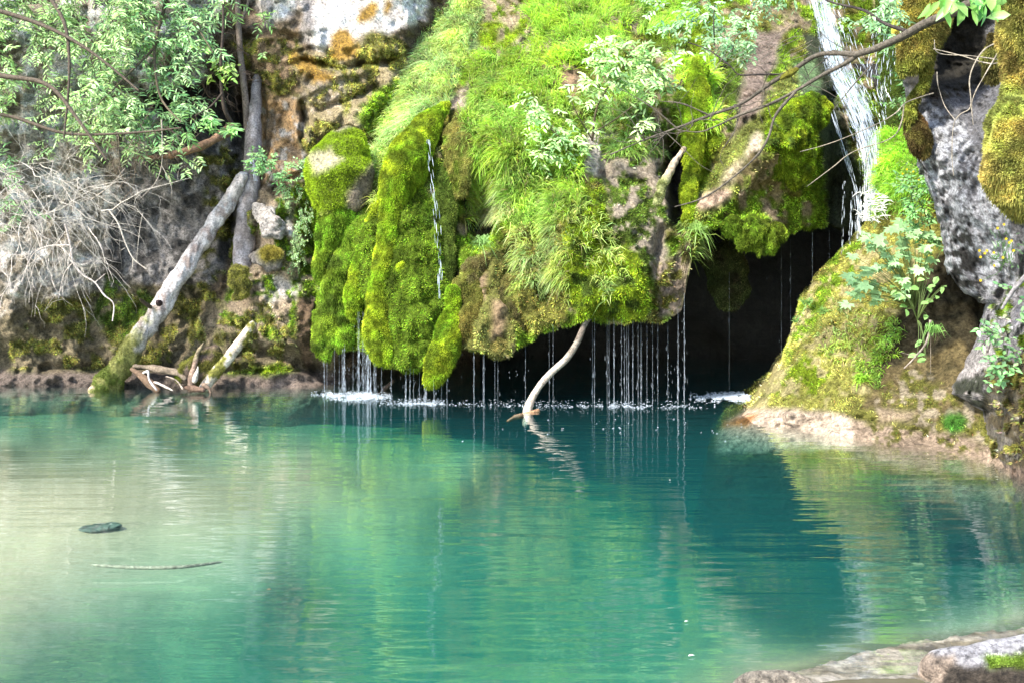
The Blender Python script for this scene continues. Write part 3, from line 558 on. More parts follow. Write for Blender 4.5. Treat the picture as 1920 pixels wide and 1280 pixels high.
# ------------------------------------------------------------ moss and grass growing on the land
UP = np.array([0, 0, 1.0])
def mossy(c): return sm(2.2, 4.5, c[..., 1] / (c[..., 2] + .004)) * sm(-.1, .03, c[..., 1] - .85 * c[..., 0])
def mossmask(x0, x1, y0, y1):
    def f(X, Y, p, c, n): return mossy(c) * (X > x0) * (X < x1) * (Y > y0) * (Y < y1)
    return f
def moss_on(S, n, mask, name, label, L=(.012, .035), wd=.006):
    mb = MB(); p, nr, c = S.sample(n, mask, front=True); c = c * (.35 + 1.3 * sm(-.35, .3, fbm(p * 9, 3, 61)))[:, None]
    tufts(mb, p, nr, c * rng.uniform(.9, 2.5, (n, 1)) * (1 + .12 * rng.normal(size=(n, 3))).clip(.5, 1.6), rng.uniform(*L, n), wd)
    return tag(mb.build(name, M_moss, smooth=False), label, 'moss', kind='stuff')
moss_on(HS, 230000, mossmask(540, 1700, -120, 720), 'moss', 'bright yellow green moss carpeting the overhanging hillside above the cave')
moss_on(RB, 70000, mossmask(1300, 2000, -60, 880), 'moss', 'olive and straw coloured moss covering the sloping bank right of the cave', (.012, .03))
moss_on(LC, 60000, mossmask(-60, 780, -60, 730), 'moss', 'dark and rusty moss patches on the cliff left of the cave', (.012, .035))
moss_on(RW_, 20000, mossmask(1600, 2000, -60, 900), 'moss', 'brown green moss at the foot of the grey rock wall')
def grass_on(S, polys, name, label, parent=None, mb=None):
    own = mb is None; mb = mb or MB()
    for poly, n, L0, L1, col, bend, out in polys:
        def f(X, Y, p, c, nn): return pmask(poly, X, Y, 10, 14, 30, 3) * (.06 + np.clip(nz2(X, Y, 17, 9, 4) * 1.6 + .35, 0, 1) ** 1.3)
        p, nr, c = S.sample(n, f, front=True)
        cl = fbm(p * 5, 2, 3)[:, None]
        flow = np.stack([cl[:, 0] * 2.2 - .15, -.35 + 0 * cl[:, 0], 0 * cl[:, 0]], -1)
        d = nr * out + UP * .35 + flow * .6 + rng.normal(size=(n, 3)) * .38
        hue = sm(-.35, .35, fbm(p * 3.5, 3, 15))[:, None]; cc = np.array(col) * (np.array([1.25, 1.05, .8]) * hue + np.array([1.0, .9, 1.1]) * (1 - hue)) * 1.5 * (1 + .7 * fbm(p * 4, 3, 5)[:, None]) * rng.uniform(.6, 1.4, (n, 1)) * (1 + .1 * rng.normal(size=(n, 3))).clip(.6, 1.5)
        dry = rng.random(n) < .07; cc[dry] = np.array([.34, .28, .14]) * rng.uniform(.6, 1.2, (dry.sum(), 1))
        blades(mb, p, d, rng.uniform(L0, L1 * 1.35, n), rng.uniform(.003, .0065, n), cc, bend)
    if own: return tag(mb.build(name, M_grass, smooth=False), label, 'grass', kind='stuff')
grass_on(HS, [
 ([(790,-80),(905,-80),(890,60),(840,190),(775,240),(730,330),(705,400),(700,300),(715,230),(740,130),(790,20)], 26000, .08, .22, (.27,.41,.13), .45, .6),
 ([(1000,-80),(1200,-80),(1180,60),(1110,130),(1030,120),(990,40)], 15000, .08, .2, (.24,.42,.05), .3, .7),
 ([(890,100),(1010,90),(1050,170),(1090,260),(1085,380),(1030,420),(960,380),(880,400),(850,330),(870,220)], 26000, .07, .2, (.19,.33,.05), .45, .7),
 ([(860,350),(940,340),(960,430),(880,400)], 2500, .08, .16, (.22,.30,.10), .7, .8),
 ([(960,420),(1080,400),(1060,560),(960,540)], 6000, .05, .14, (.19,.28,.07), .6, .7),
 ([(1080,380),(1150,420),(1180,520),(1130,580),(1090,480)], 1300, .08, .17, (.27,.40,.10), .5, .8),
 ([(1270,110),(1345,110),(1345,220),(1290,270)], 6000, .06, .16, (.25,.44,.05), .4, .7),
 ([(1190,-60),(1300,-80),(1300,60),(1200,60)], 8000, .08, .2, (.22,.40,.06), .3, .7),
 ([(1080,180),(1200,160),(1240,280),(1130,300)], 5000, .06, .16, (.18,.32,.07), .5, .7),
 ([(1260,430),(1320,410),(1330,470),(1290,480)], 900, .08, .2, (.22,.36,.07), .5, .9),
 ([(560,-200),(1800,-200),(1800,-60),(560,-60)], 9000, .1, .25, (.2,.34,.07), .4, .7)],
 'grass', 'pale and yellow green grass hanging in tufts over the mossy hillside')
grass_on(RB, [([(1642,250),(1725,240),(1740,400),(1650,400)], 9000, .05, .14, (.20,.42,.05), .4, .7),
 ([(1610,690),(1680,590),(1690,630),(1645,725)], 900, .04, .1, (.22,.40,.06), .4, .6),
 ([(1560,560),(1680,600),(1640,700),(1540,660)], 900, .03, .09, (.22,.34,.08), .6, .6)],
 'grass', 'bright green grass growing on the mossy bank beside the waterfall')

# hanging moss lobes (separate bodies that bulge out of the hillside)
def lobe(pts, flat, label, col, group='hanging moss lobes', n=80, seg=44, base=MO, tn=9000, cat='moss lobe', name='moss_lobe', flut=.03, tl=(.007, .019), mott=.35):
    P = [W(a, b, Yq)[None][0] for a, b, Yq, r in pts]; R = [r * Yq / F for a, b, Yq, r in pts]; tn = int(tn * 1.4)
    s = tube_surf(P, R, n, seg, flat)
    s.disp(flut * 1.4 * fbm(s.P * 5, 4, 7) + flut * .8 * ridge(s.P * np.array([9, 9, 3.]), 3, 3) + .028 * (.45 - worley(s.P * 11 + .5 * fbm(s.P * 7, 2, 4)[..., None], 9)))
    X, Y = s.px, s.py; s.c = np.empty(s.P.shape); s.c[:] = col
    k = sm(.05, .4, nz2(X, Y, 26, 4)); s.c = s.c + (np.array(base) * .8 - s.c) * (k * .75)[..., None]; s.mottle(mott, 8)
    mb = MB(); s.put(mb, 0); p, nr, c = s.sample(tn, None, front=True)
    hue = sm(-.3, .3, fbm(p * 4, 3, 66))[:, None]; c = c * (.55 + .95 * sm(-.3, .3, fbm(p * 10, 3, 61)))[:, None] * (np.array([1.2, 1, 1.2]) * hue + np.array([.85, 1, 1]) * (1 - hue))
    q_, n_, c_ = s.sample(tn // 7, lambda X, Y, p, c, n: np.clip(-n[..., 2] + .15, 0, 1) + 1e-4, front=True); tufts(mb, q_, n_, c_ * rng.uniform(.4, 1.3, (len(q_), 1)), rng.uniform(.012, .045, len(q_)), .006, 1, .3, 1.6)
    tufts(mb, p, nr, c * rng.uniform(.8, 2.3, (tn, 1)), rng.uniform(*tl, tn), .006, 1)
    o = mb.build(name, [M_mossground, M_moss], origin=P[-1]); tag(o, label, cat, group); return s
LB = []
A = lambda *a, **k: LB.append(lobe(*a, **k))
A([(655,350,11.15,12),(642,375,11.05,26),(625,420,11.0,27),(610,460,11.0,20),(602,500,11.0,15),(600,530,11.0,6)], .7, 'short lobe of lime green moss hanging straight below the mossy boulder', MM*1.35, base=MD, tn=9000)
A([(690,400,11.15,10),(672,440,11.0,20),(645,495,10.92,24),(625,550,10.9,24),(614,600,10.9,24),(610,645,10.85,18),(608,670,10.85,6)], .7, 'leftmost long moss lobe ending above the thin drips by the cliff', MM*1.2, base=MD, flut=.05)
A([(660,560,10.9,12),(646,600,10.85,18),(640,640,10.8,18),(640,660,10.8,6)], .6, 'second moss lobe from the cliff, just left of the strong fall of drops', MM*1.1, base=MD, tn=5000)
A([(716,365,11.0,8),(706,405,10.9,13),(692,450,10.85,14),(678,500,10.8,15),(666,545,10.75,16),(664,585,10.72,15),(667,604,10.72,5)], .8, 'narrow yellow green moss rib ending where the strong fall of drops begins', MB_, base=MM, tn=8000)
A([(845,195,11.5,8),(826,208,11.4,14),(797,243,11.2,26),(768,290,11.0,38),(750,335,10.9,38),(738,375,10.82,27),(733,410,10.75,21),(727,455,10.68,20),(716,520,10.58,20),(708,585,10.5,22),(708,630,10.45,26),(722,665,10.4,24),(740,684,10.4,8)], .8, 'longest bright yellow moss rib curving down from the grass to the pool', MB_, base=MM, n=110, tn=30000, mott=.45)
A([(800,380,10.95,10),(790,400,10.85,30),(784,430,10.8,36),(776,470,10.85,30),(770,500,10.85,24)], .6, 'rounded dark green moss swelling beside the trickle of water', MM*.8, base=MD, n=60, tn=9000)
A([(775,500,10.8,20),(768,540,10.7,44),(768,600,10.6,56),(768,650,10.48,50),(772,678,10.42,30),(776,694,10.4,8)], .5, 'broad rounded green moss lobe that water trickles over', MM*.85, base=MD*.8, n=90, tn=26000, flut=.07, mott=.5)
A([(778,505,10.6,8),(762,508,10.55,20),(748,520,10.55,14),(744,530,10.55,5)], .6, 'small bright cap of moss on top of the broad rounded lobe', MB_, base=MM, n=30, tn=3000, flut=.02)
A([(852,540,10.4,12),(846,590,10.3,16),(836,640,10.2,24),(818,690,10.15,22),(803,722,10.15,6)], .6, 'pointed bright green moss tongue reaching down almost to the water', MB_*.85, base=MM)
A([(840,300,11.15,16),(838,350,10.95,22),(832,430,10.8,20),(830,520,10.6,22),(828,620,10.5,18),(815,660,10.45,8)], .5, 'dark shaded moss rib right of the trickle of water', MD*1.4, base=MD)
A([(850,240,11.25,14),(862,280,11.05,24),(865,330,10.9,20),(862,370,10.85,8)], .7, 'knobbly olive moss hump beside the grass above the dark hollow', MO, base=MM, n=40, tn=6000, flut=.05)
A([(900,480,10.6,14),(880,530,10.45,24),(895,560,10.38,26),(890,610,10.3,34),(885,650,10.28,16)], .5, 'brownish moss lobe with a small round hollow left of the cave mouth', (.15,.14,.03), base=(.12,.09,.04), tn=9000, flut=.05)
A([(965,520,10.4,18),(955,580,10.3,30),(948,640,10.25,30),(950,668,10.25,10)], .5, 'drab olive moss lobe hanging lowest above the left end of the cave mouth', (.15,.15,.04), base=(.11,.09,.04), tn=9000, flut=.05)
A([(1545,190,10.95,16),(1510,215,10.75,34),(1480,260,10.6,44),(1490,310,10.65,36),(1500,345,10.7,12)], .6, 'yellow green moss hump overhanging the dark opening beside the waterfall', MB_*.8, base=MD, tn=16000, flut=.06)
A([(1365,425,10.6,10),(1385,428,10.5,22),(1405,440,10.5,26),(1432,448,10.5,22),(1455,436,10.55,10)], .7, 'green moss clump hanging at the lip of the cave entrance', MM*.9, base=MD*.7, n=50, tn=8000, flut=.09, mott=.6)
A([(1340,460,11.2,30),(1365,520,11.4,40),(1370,565,11.4,28),(1372,585,11.4,8)], .6, 'dark blackish moss knob inside the cave behind the drips', (.04,.05,.015), base=(.03,.025,.015), tn=5000, flut=.06)
A([(1310,110,11.4,16),(1305,200,10.95,24),(1300,290,10.75,17),(1292,370,10.55,14),(1290,420,10.5,6)], .6, 'upright lime green moss rib right of the dark cleft', MB_, base=MM, tn=9000)
A([(1935,-90,6.2,44),(1932,20,6.2,48),(1934,110,6.2,50),(1932,190,6.15,44),(1912,265,6.0,64),(1928,330,6.0,68),(1950,390,6.05,42),(1960,415,6.05,8)], .8, 'thick golden moss column bulging at the right edge of the photo', (.22,.21,.05), base=(.15,.13,.035), group='mossy growths on the grey rock', n=130, seg=60, tn=42000, flut=.035, tl=(.008,.022))
A([(1745,-90,8.1,50),(1735,0,8.1,52),(1722,70,8.1,42),(1705,115,8.1,26),(1690,140,8.1,8)], .6, 'yellow moss mat draped over the upper corner of the grey rock', (.21,.21,.04), base=(.13,.12,.03), group='mossy growths on the grey rock', n=70, tn=18000, tl=(.008,.022))
A([(1740,90,8.1,18),(1733,150,8.15,14),(1712,190,8.2,9),(1706,230,8.2,7),(1705,250,8.2,3)], .7, 'slender mossy root hanging in front of the dark hollow', (.17,.17,.03), base=BR, group='mossy growths on the grey rock', n=40, seg=14, tn=5000, tl=(.006,.016))
A([(1712,200,8.3,8),(1715,235,8.25,18),(1728,270,8.2,20),(1735,295,8.2,8)], .7, 'dark brown moss clump at the edge of the grey rock beside the waterfall grass', (.09,.07,.02), base=(.06,.035,.015), group='mossy growths on the grey rock', n=40, tn=5000)
A([(1870,60,7.6,18),(1865,120,7.6,20),(1858,150,7.6,6)], .6, 'small olive moss patch high in the dark hollow of the grey rock', (.13,.12,.03), base=(.07,.06,.02), group='mossy growths on the grey rock', n=30, tn=4000)

# boulders
def boulder(pts, flat, label, ops, base, name='boulder', group=None, tn=0, n=70, seg=48, rough=.05, mats=None, tl=(.012, .03), cell=4, mott=.4):
    P = [W(a, b, Yq)[None][0] for a, b, Yq, r in pts]; R = [r * Yq / F for a, b, Yq, r in pts]
    s = tube_surf(P, R, n, seg, flat)
    s.disp(rough * (1.3 * fbm(s.P * 3, 4, 7) + 1.4 * (.5 - worley(s.P * cell, 3)) - .6 * ridge(s.P * 4, 4, 3)))
    s.paint(ops, base); s.mottle(mott, 8); mb = MB(); s.put(mb, 0)
    if tn:
        p, nr, c = s.sample(tn, lambda X, Y, p, c, n: mossy(c) + 1e-6, front=True); tufts(mb, p, nr, c * rng.uniform(.8, 2.3, (tn, 1)), rng.uniform(*tl, tn), .005, 1)
    o = mb.build(name, [mats or M_rock, M_moss], origin=P[-1]); tag(o, label, 'boulder', group); return s
boulder([(655,250,11.4,16),(648,272,11.25,42),(640,305,11.15,60),(632,345,11.1,66),(618,380,11.1,54),(606,402,11.15,20)], .7, 'large pale boulder capped with lime green moss above the hanging lobes',
 [([(560,240),(720,240),(705,300),(680,330),(600,400),(560,400)], MB_ * 1.0, dict(warp=12)), ([(575,290),(620,280),(640,300),(590,330)], (.55,.50,.3), dict(warp=8, ns=14)), ([(610,330),(660,320),(650,400),(600,410)], MB_*.9, dict(warp=10)), ([(665,350),(700,310),(710,400),(680,420)], (.22,.18,.13), dict(warp=10))], (.30,.24,.17), tn=14000)
boulder([(470,478,11.5,8),(490,480,11.35,22),(515,480,11.35,26),(530,480,11.4,8)], .8, 'small rounded boulder with an ochre moss cap below the white rock', [(ell(508,476,26,20), (.22,.19,.04), dict(warp=6))], RG, tn=3500, n=50, seg=40, rough=.06, cell=7)
boulder([(488,390,11.5,8),(500,405,11.4,24),(520,428,11.35,26),(545,445,11.4,10)], .7, 'angular white rock block right of the leaning log', [], RW * .85, n=50, seg=40, rough=.10, cell=6)
boulder([(430,520,11.5,8),(445,515,11.4,20),(458,540,11.4,18),(440,560,11.4,6)], .7, 'lumpy yellow green mossy stone between the log and the white rock', [(ell(448,530,34,40), MO, dict(warp=6))], RT, tn=3500, n=50, seg=40, rough=.08, cell=7)
boulder([(1725,1262,3.75,6),(1752,1262,3.72,34),(1815,1258,3.70,46),(1900,1252,3.7,56),(2010,1252,3.7,62),(2110,1260,3.7,20)], .9, 'pale grey boulder with a green moss patch in the bottom right corner',
 [([(1835,1228),(1930,1218),(1990,1240),(1930,1262),(1850,1258)], (.13,.19,.03), dict(warp=10, ns=18)), ([(1720,1225),(1790,1225),(1800,1300),(1720,1300)], (.50,.38,.28), dict(warp=10)), ([(1780,1250),(2010,1250),(2010,1330),(1760,1310)], (.07,.055,.04), dict(warp=10))], (.55,.52,.52), tn=5000, n=90, seg=60, rough=.012, tl=(.004, .010), cell=9)
boulder([(1362,1300,3.62,8),(1400,1292,3.62,30),(1455,1290,3.6,37),(1510,1298,3.6,30),(1548,1306,3.6,8)], .7, 'low tan stone just breaking the water at the bottom edge', [], (.40,.34,.26), group=None, n=50, seg=36, rough=.008, cell=9)
boulder([(1640,1330,3.4,8),(1670,1316,3.4,24),(1730,1318,3.4,22),(1750,1325,3.4,8)], .7, 'small submerged stone in the shallows beside the pale grey boulder', [], (.36,.29,.18), n=30, seg=24, rough=.008, cell=9)

# logs, snags and driftwood
def log(pts, rads_px, label, name, cat, cf, n=60, seg=20, rough=.012, parent=None, tn=0, origin=0):
    P = [W(*q)[None][0] for q in pts]; R = [r * q[2] / F for r, q in zip(rads_px, pts)]
    s = tube_surf(P, R, n, seg); s.disp(rough * (1.5 * fbm(s.P * 6, 3, 7) + .8 * ridge(s.P * np.array([14, 14, 5.]), 3, 3)))
    s.c = cf(s); s.mottle(.3, 14); mb = MB(); s.put(mb, 0)
    if tn:
        p, nr, c = s.sample(tn, lambda X, Y, p, c, n: mossy(c) + 1e-6, front=True); tufts(mb, p, nr, c * rng.uniform(.8, 1.5, (tn, 1)), rng.uniform(.008, .02, tn), .005, 1)
    o = mb.build(name, [M_bark, M_moss], parent=parent, origin=P[origin])
    return (o, s) if parent is None else (o, s)
def along(s): return np.linspace(0, 1, s.P.shape[0])[:, None] * np.ones(s.P.shape[1])
def biglog(s):
    t = along(s) + .08 * nz2(s.px, s.py, 20, 3); c = np.empty(s.P.shape); c[:] = (.46, .42, .40)
    c += (np.array([.27, .20, .17]) - c) * sm(.1, .35, nz2(s.px, s.py, 16, 6))[..., None] * .8
    c *= (1 + .5 * fbm(s.P * np.array([14, 14, 4.]) @ np.array([[.8,0,-.6],[0,1,0],[.6,0,.8]]), 4, 31))[..., None]; c += (np.array([.62, .6, .6]) - c) * (sm(.2, .45, nz2(s.px, s.py, 12, 8)) * .6)[..., None]
    c += (np.array([.17, .17, .05]) - c) * sm(.50, .62, t + .1 * nz2(s.px, s.py, 18, 2))[..., None]
    c += (np.array([.12, .15, .03]) - c) * (sm(.62, .8, t) * sm(-.1, .2, nz2(s.px, s.py, 14, 9)))[..., None]
    c += (np.array([.34, .25, .17]) - c) * sm(.955, .97, t)[..., None]; return c
lg = empty('fallen_log', W(205, 728, 11.3), 'thick grey fallen log leaning diagonally on the cliff, its mossy foot in the pool', 'log')
o, s = log([(462,322,12.0),(428,378,11.9),(378,455,11.75),(320,545,11.58),(260,635,11.42),(224,688,11.33),(205,718,11.28),(192,745,11.25)], [10.5,12.5,14,15.5,16.5,18,23,28], '', 'trunk', '', biglog, 130, 44, .03, lg, 6000)
mb = MB(); tube(mb, [W(300,570,11.35), W(296,566,11.22)], [.045, .03], (.05,.03,.03), 4, 8); mb.build('knot', M_bark, lg)
mb = MB(); tube(mb, [W(288,580,11.45), W(268,566,11.3), W(262,560,11.2)], [.03, .022, .012], (.08,.06,.04), 6, 6); mb.build('branch_stub', M_bark, lg)
def graybark(a, b, mossy_=0.0, hue=(.36, .31, .28)):
    def f(s):
        c = np.empty(s.P.shape); c[:] = a; c += (np.array(b) - c) * sm(-.1, .3, nz2(s.px, s.py, 14, 6))[..., None]
        if mossy_: c += (MO * 1.1 - c) * sm(.1, .2, nz2(s.px, s.py, 18, 12) - .3 + mossy_)[..., None]
        return c
    return f
o, s = log([(478,602,11.2),(455,635,11.2),(425,675,11.15),(398,706,11.1),(380,732,11.05)], [6,9,10,10,9], '', 'fallen_log', '', graybark((.44,.37,.28), (.62,.55,.46), .35), 40, 14, .008, tn=900)
tag(o, 'short slim pale log propped on the bank right of the thick grey log', 'log')
o, s = log([(484,140,12.5),(478,215,12.3),(472,320,12.1),(464,400,11.98),(458,470,11.88),(455,505,11.82)], [8,11,15,17,17,12], '', 'tree_stump', '', graybark((.22,.19,.18), (.34,.31,.31)), 60, 24, .022)
tag(o, 'upright weathered grey trunk standing in the cliff cleft behind the leaning log', 'dead trunk')
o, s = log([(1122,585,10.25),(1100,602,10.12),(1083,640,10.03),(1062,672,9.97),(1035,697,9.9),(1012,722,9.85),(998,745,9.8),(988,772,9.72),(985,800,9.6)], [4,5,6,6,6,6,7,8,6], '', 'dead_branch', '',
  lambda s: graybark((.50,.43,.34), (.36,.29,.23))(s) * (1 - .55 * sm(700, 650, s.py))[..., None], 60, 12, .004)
tag(o, 'bare curved branch standing in the pool and leaning up to the moss lip', 'branch')
o, s = log([(1012,768,9.75),(990,776,9.68),(965,782,9.6),(950,790,9.5)], [3.5,4.5,4,2], '', 'wood_piece', '', graybark((.34,.20,.11), (.42,.29,.18)), 20, 10, .006); tag(o, 'orange brown chunk of wood at the foot of the curved branch', 'wood')
o, s = log([(1283,278,10.55),(1268,300,10.5),(1250,335,10.45),(1238,362,10.42),(1230,385,10.4)], [3,5,6,7,6], '', 'snag', '', lambda s: graybark((.42,.33,.24), (.30,.24,.16))(s) * (1 - .5 * sm(320, 350, s.py))[..., None] + sm(315, 340, s.py)[..., None] * np.array([.02, .08, -.02]), 40, 16, .02, tn=1500); tag(o, 'broken pale branch stub sticking up beside the dark cleft', 'branch')
dw = empty('driftwood', W(330, 725, 11.05), 'tangle of broken roots and driftwood between the two leaning logs', 'driftwood')
for pts, r, c, nm_ in [([(245,690,11.2),(262,702,11.15),(285,722,11.1),(300,735,11.05)], [5,9,9,6], (.17,.11,.07), 'root'), ([(250,686,11.3),(290,690,11.2),(330,698,11.1),(350,712,11.05)], [4,7,9,5], (.22,.17,.12), 'root'),
   ([(268,699,11.0),(277,697,10.98),(280,712,10.95),(295,732,10.9)], [2,3,3,2.4], (.62,.56,.54), 'branch'), ([(288,715,10.95),(305,722,10.93),(325,732,10.9)], [2.5,3,2], (.5,.42,.36), 'branch'),
   ([(310,705,10.95),(330,712,10.93),(343,729,10.9)], [2,2.6,1.6], (.45,.36,.28), 'branch'), ([(372,655,11.2),(365,680,11.1),(360,705,11.05),(356,735,11.0)], [3,6,8,7], (.22,.15,.11), 'root'),
   ([(383,640,11.2),(370,662,11.15),(364,680,11.1)], [2,5,5], (.25,.2,.12), 'root'), ([(372,686,11.0),(368,700,10.98),(364,715,10.96)], [2,3.5,3.5], (.55,.48,.4), 'branch'), ([(380,720,11.0),(392,728,10.98),(396,738,10.95)], [4,4,3], (.2,.14,.1), 'root'), ([(340,726,11.0),(365,728,10.98),(385,732,10.96)], [4,6,4], (.16,.1,.07), 'root')]:
    log(pts, [x * .72 for x in r], '', nm_, '', graybark(c, np.array(c) * .6), 20, 10, .012, dw)
boulder([(325,705,11.2,8),(345,700,11.15,22),(380,690,11.2,30),(400,680,11.3,30),(430,690,11.3,10)], .5, 'mossy mound of earth and roots between the two leaning logs', [(ell(372,690,70,40), MO * .9, dict(brk=.1)), (ell(318,703,22,10), MB_*.5, dict(warp=6))], (.2,.14,.1), name='earth_mound', tn=5000, n=50, seg=30, rough=.06)
o, s = log([(740,712,11.3),(722,728,11.2),(706,742,11.1)], [3,4,3], '', 'dead_branch', '', graybark((.12,.08,.06), (.1,.07,.05)), 14, 8, .004); tag(o, 'dark wet stick slanting behind the drips left of the pointed moss tongue', 'branch')
#SECTION4
# ------------------------------------------------------------ falling water
def fall(path, n, name, label, L=(.15, .6), wd=(.003, .012), jit=.04, sheet=0, group=None, mat=None, cat='waterfall'):
    q = np.array([list(W(a, b, Yq)) + [r * Yq / F] for a, b, Yq, r in path]); m_ = 200; q = smooth_path(q, m_) if len(q) > 2 else q[0] + (q[1] - q[0]) * np.linspace(0, 1, m_)[:, None]
    seg = np.r_[0, np.cumsum(np.linalg.norm(np.diff(q[:, :3], axis=0), axis=1))]; tot = seg[-1]; mb = MB()
    K = 7; s0 = rng.uniform(-.1, tot, n); Ls = rng.uniform(*L, n); u = np.clip(rng.normal(size=n) * .5, -1, 1); wds = rng.uniform(*wd, n); ph = rng.uniform(0, 6.3, n)
    V = []
    for k in range(K):
        s = np.clip(s0 + Ls * k / (K - 1), 0, tot); P = np.stack([np.interp(s, seg, q[:, j]) for j in range(4)], -1)
        du = .05 * np.sin(s * 9 + ph); x = P[:, :3] + np.stack([P[:, 3] * (u + du), -jit * (.5 + .5 * np.sin(ph * 7)), 0 * u], -1)
        ww = wds * math.sin(math.pi * (k + .35) / (K - .3)); dy = np.stack([0 * u, ww * np.cos(ph), 0 * u], -1)
        V += [x + np.stack([ww, 0 * u, 0 * u], -1) + dy, x - np.stack([ww, 0 * u, 0 * u], -1) - dy]
    V = np.stack(V, 1); b = np.arange(n)[:, None] * (2 * K)
    Fc = np.concatenate([b + [2*k, 2*k+1, 2*k+3] for k in range(K-1)] + [b + [2*k, 2*k+3, 2*k+2] for k in range(K-1)])
    mb.add(V.reshape(-1, 3), Fc, (1, 1, 1)); o = mb.build(name, mat or M_white, origin=q[0, :3]); return tag(o, label, cat, group)
fall([(1545,-90,12.88,34),(1550,0,12.53,36),(1568,60,12.28,36),(1590,130,11.93,38),(1618,190,11.58,40),(1638,250,11.28,34),(1640,310,11.03,24)], 420, 'water_veil', 'bluish spray spreading around the main white waterfall', (.05, .2), (.0010, .003), .08, mat=M_thin)
def ribbon(path, name, label, layers=3, cat='waterfall'):
    q = smooth_path(np.array([list(W(a, b, Yq)) + [r * Yq / F] for a, b, Yq, r in path]), 160); mb = MB(); u = np.linspace(-1, 1, 22)
    L = np.r_[0, np.cumsum(np.linalg.norm(np.diff(q[:, :3], axis=0), axis=1))]
    for k in range(layers):
        P = q[:, None, :3] + np.stack([q[:, 3:4] * u, -.05 * k + .05 * (u ** 2)[None] + 0 * q[:, 3:4], 0 * q[:, 3:4] * u], -1)
        d = fbm(P * np.array([7, 4, 2.]), 4, 20 + k); P = P + np.stack([d * .03, d * .06, 0 * d], -1)
        c = np.stack([(u[None] + 1) / 2 + 0 * L[:, None], .1 + L[:, None] / 9 + 0 * u[None], .1 + .2 * k + 0 * L[:, None] * u[None]], -1)
        mb.add(P.reshape(-1, 3), gridfaces(160, 22), c.reshape(-1, 3))
    return tag(mb.build(name, M_rush, origin=q[0, :3]), label, cat)
ribbon([(1530,-90,12.8,34),(1536,0,12.45,34),(1552,60,12.2,34),(1570,130,11.85,38),(1598,190,11.5,44),(1622,250,11.2,42),(1632,310,10.98,32),(1632,360,10.85,24),(1626,415,10.75,18)], 'waterfall', 'white waterfall rushing down the rock at the upper right into the cave')
fall([(1655,60,11.9,30),(1640,150,11.6,34),(1660,230,11.35,26),(1665,290,11.2,16)], 240, 'side_cascade', 'thin veil of spray on the dark rock right of the main waterfall', (.04, .16), (.001, .003), .06, mat=M_thin)
fall([(1552,190,11.25,4),(1572,250,11.15,4),(1590,310,11.05,5),(1606,370,10.9,5),(1612,440,10.75,5)], 120, 'water_strand', 'thin strand of water running along the left edge of the waterfall', (.05, .2), (.001, .003), .03, mat=M_thin)
for px, y0, y1, r, lab in ((1583,340,500,3,'faint middle strand of water falling into the dark left of the white flower'), (1598,360,480,3,'bright strand of water falling into the dark left of the white flower'), (1612,350,460,6,'thickest strand of water falling just left of the white flower')):
    fall([(px, y0, 10.85, r), (px - 3, (y0 + y1) / 2, 10.85, r), (px - 5, y1, 10.85, r * .6)], int(16 * r), 'water_strand', lab, (.03, .12), (.001, .0025), .01, mat=M_thin)
fall([(803,262,10.72,3),(806,300,10.66,5),(812,350,10.52,7),(818,400,10.42,7),(822,450,10.32,6),(826,500,10.24,5),(824,560,10.18,3)], 70, 'water_trickle', 'bluish trickle of water running down between two mossy ribs', (.04, .14), (.001, .003), .02, mat=M_thin)
fall([(470,205,12.35,4),(468,250,12.2,5),(474,300,12.05,5),(478,340,11.9,4)], 110, 'water_trickle', 'small trickle of water down the cleft above the leaning log', (.05, .2), (.0015, .004), .02)
def drops(xs, n, y0f, y1f, Yd, name, label, dens=1.0):
    mb = MB(); T = np.array([[0, 0, 1], [.5, 0, .3], [0, .5, .3], [-.5, 0, .3], [0, -.5, .3], [0, 0, 0]]); TF = [(0, 1, 2), (0, 2, 3), (0, 3, 4), (0, 4, 1), (5, 2, 1), (5, 3, 2), (5, 4, 3), (5, 1, 4)]; zt = None
    for x in xs:
        Y = Yd + rng.normal() * .04; a = rng.random() ** 2; k = int((3 + 13 * a) * dens * n) + 1; top = W(x, y0f(x), Y)
        if a > .12: tube(mb, [top + [0, 0, .03], top * [1, 1, .5], top * [1, 1, 0]], [.0005, .0008, .0010], (1, 1, 1), 5, 3, caps=False)
        z = -(top[2] + .02) * rng.random(k) ** .7; sz = rng.uniform(.6, 1.3, k) * (.7 + .6 * a)
        p = top + np.stack([rng.normal(size=k) * .006 * (1 + 2 * (rng.random(k) < .15)), rng.normal(size=k) * .006, z], -1); p[:, 2] = np.maximum(p[:, 2], 0)
        V = p[:, None] + T[None] * np.stack([.0023 * sz, .0023 * sz, .055 * sz * rng.uniform(.3, 1.6, k) * (.35 + (-z))], -1)[:, None]
        mb.add(V.reshape(-1, 3), (np.arange(k)[:, None, None] * 6 + np.array(TF)[None]).reshape(-1, 3), (1, 1, 1))
    x = float(np.mean(xs)); return tag(mb.build(name, M_thin, origin=W(x, y0f(x), Yd)), label, 'dripping water', kind='stuff')
lipf = lambda x: np.interp(x, lipP[:, 0], lipP[:, 1]) - 4
drops([604,608,613,622,627,636,641,645,650,655,662], 1.0, lambda x: 655, 0, 10.75, 'dripping_water', 'thin drips falling from the leftmost moss lobes beside the cliff')
drops(list(668 + 28 * rng.random(20)) , 1.0, lambda x: 590, 0, 10.6, 'dripping_water', 'strongest shower of drops falling between the moss ribs on the left', 2.6)
drops([644,645,646,643], 2.0, lambda x: 650, 0, 10.7, 'dripping_water', 'narrow bright string of drops left of the strong shower', 1.5)
drops(list(rng.uniform(700, 795, 18)), 1.0, lambda x: 686, 0, 10.4, 'dripping_water', 'drips falling from the broad rounded moss lobe')
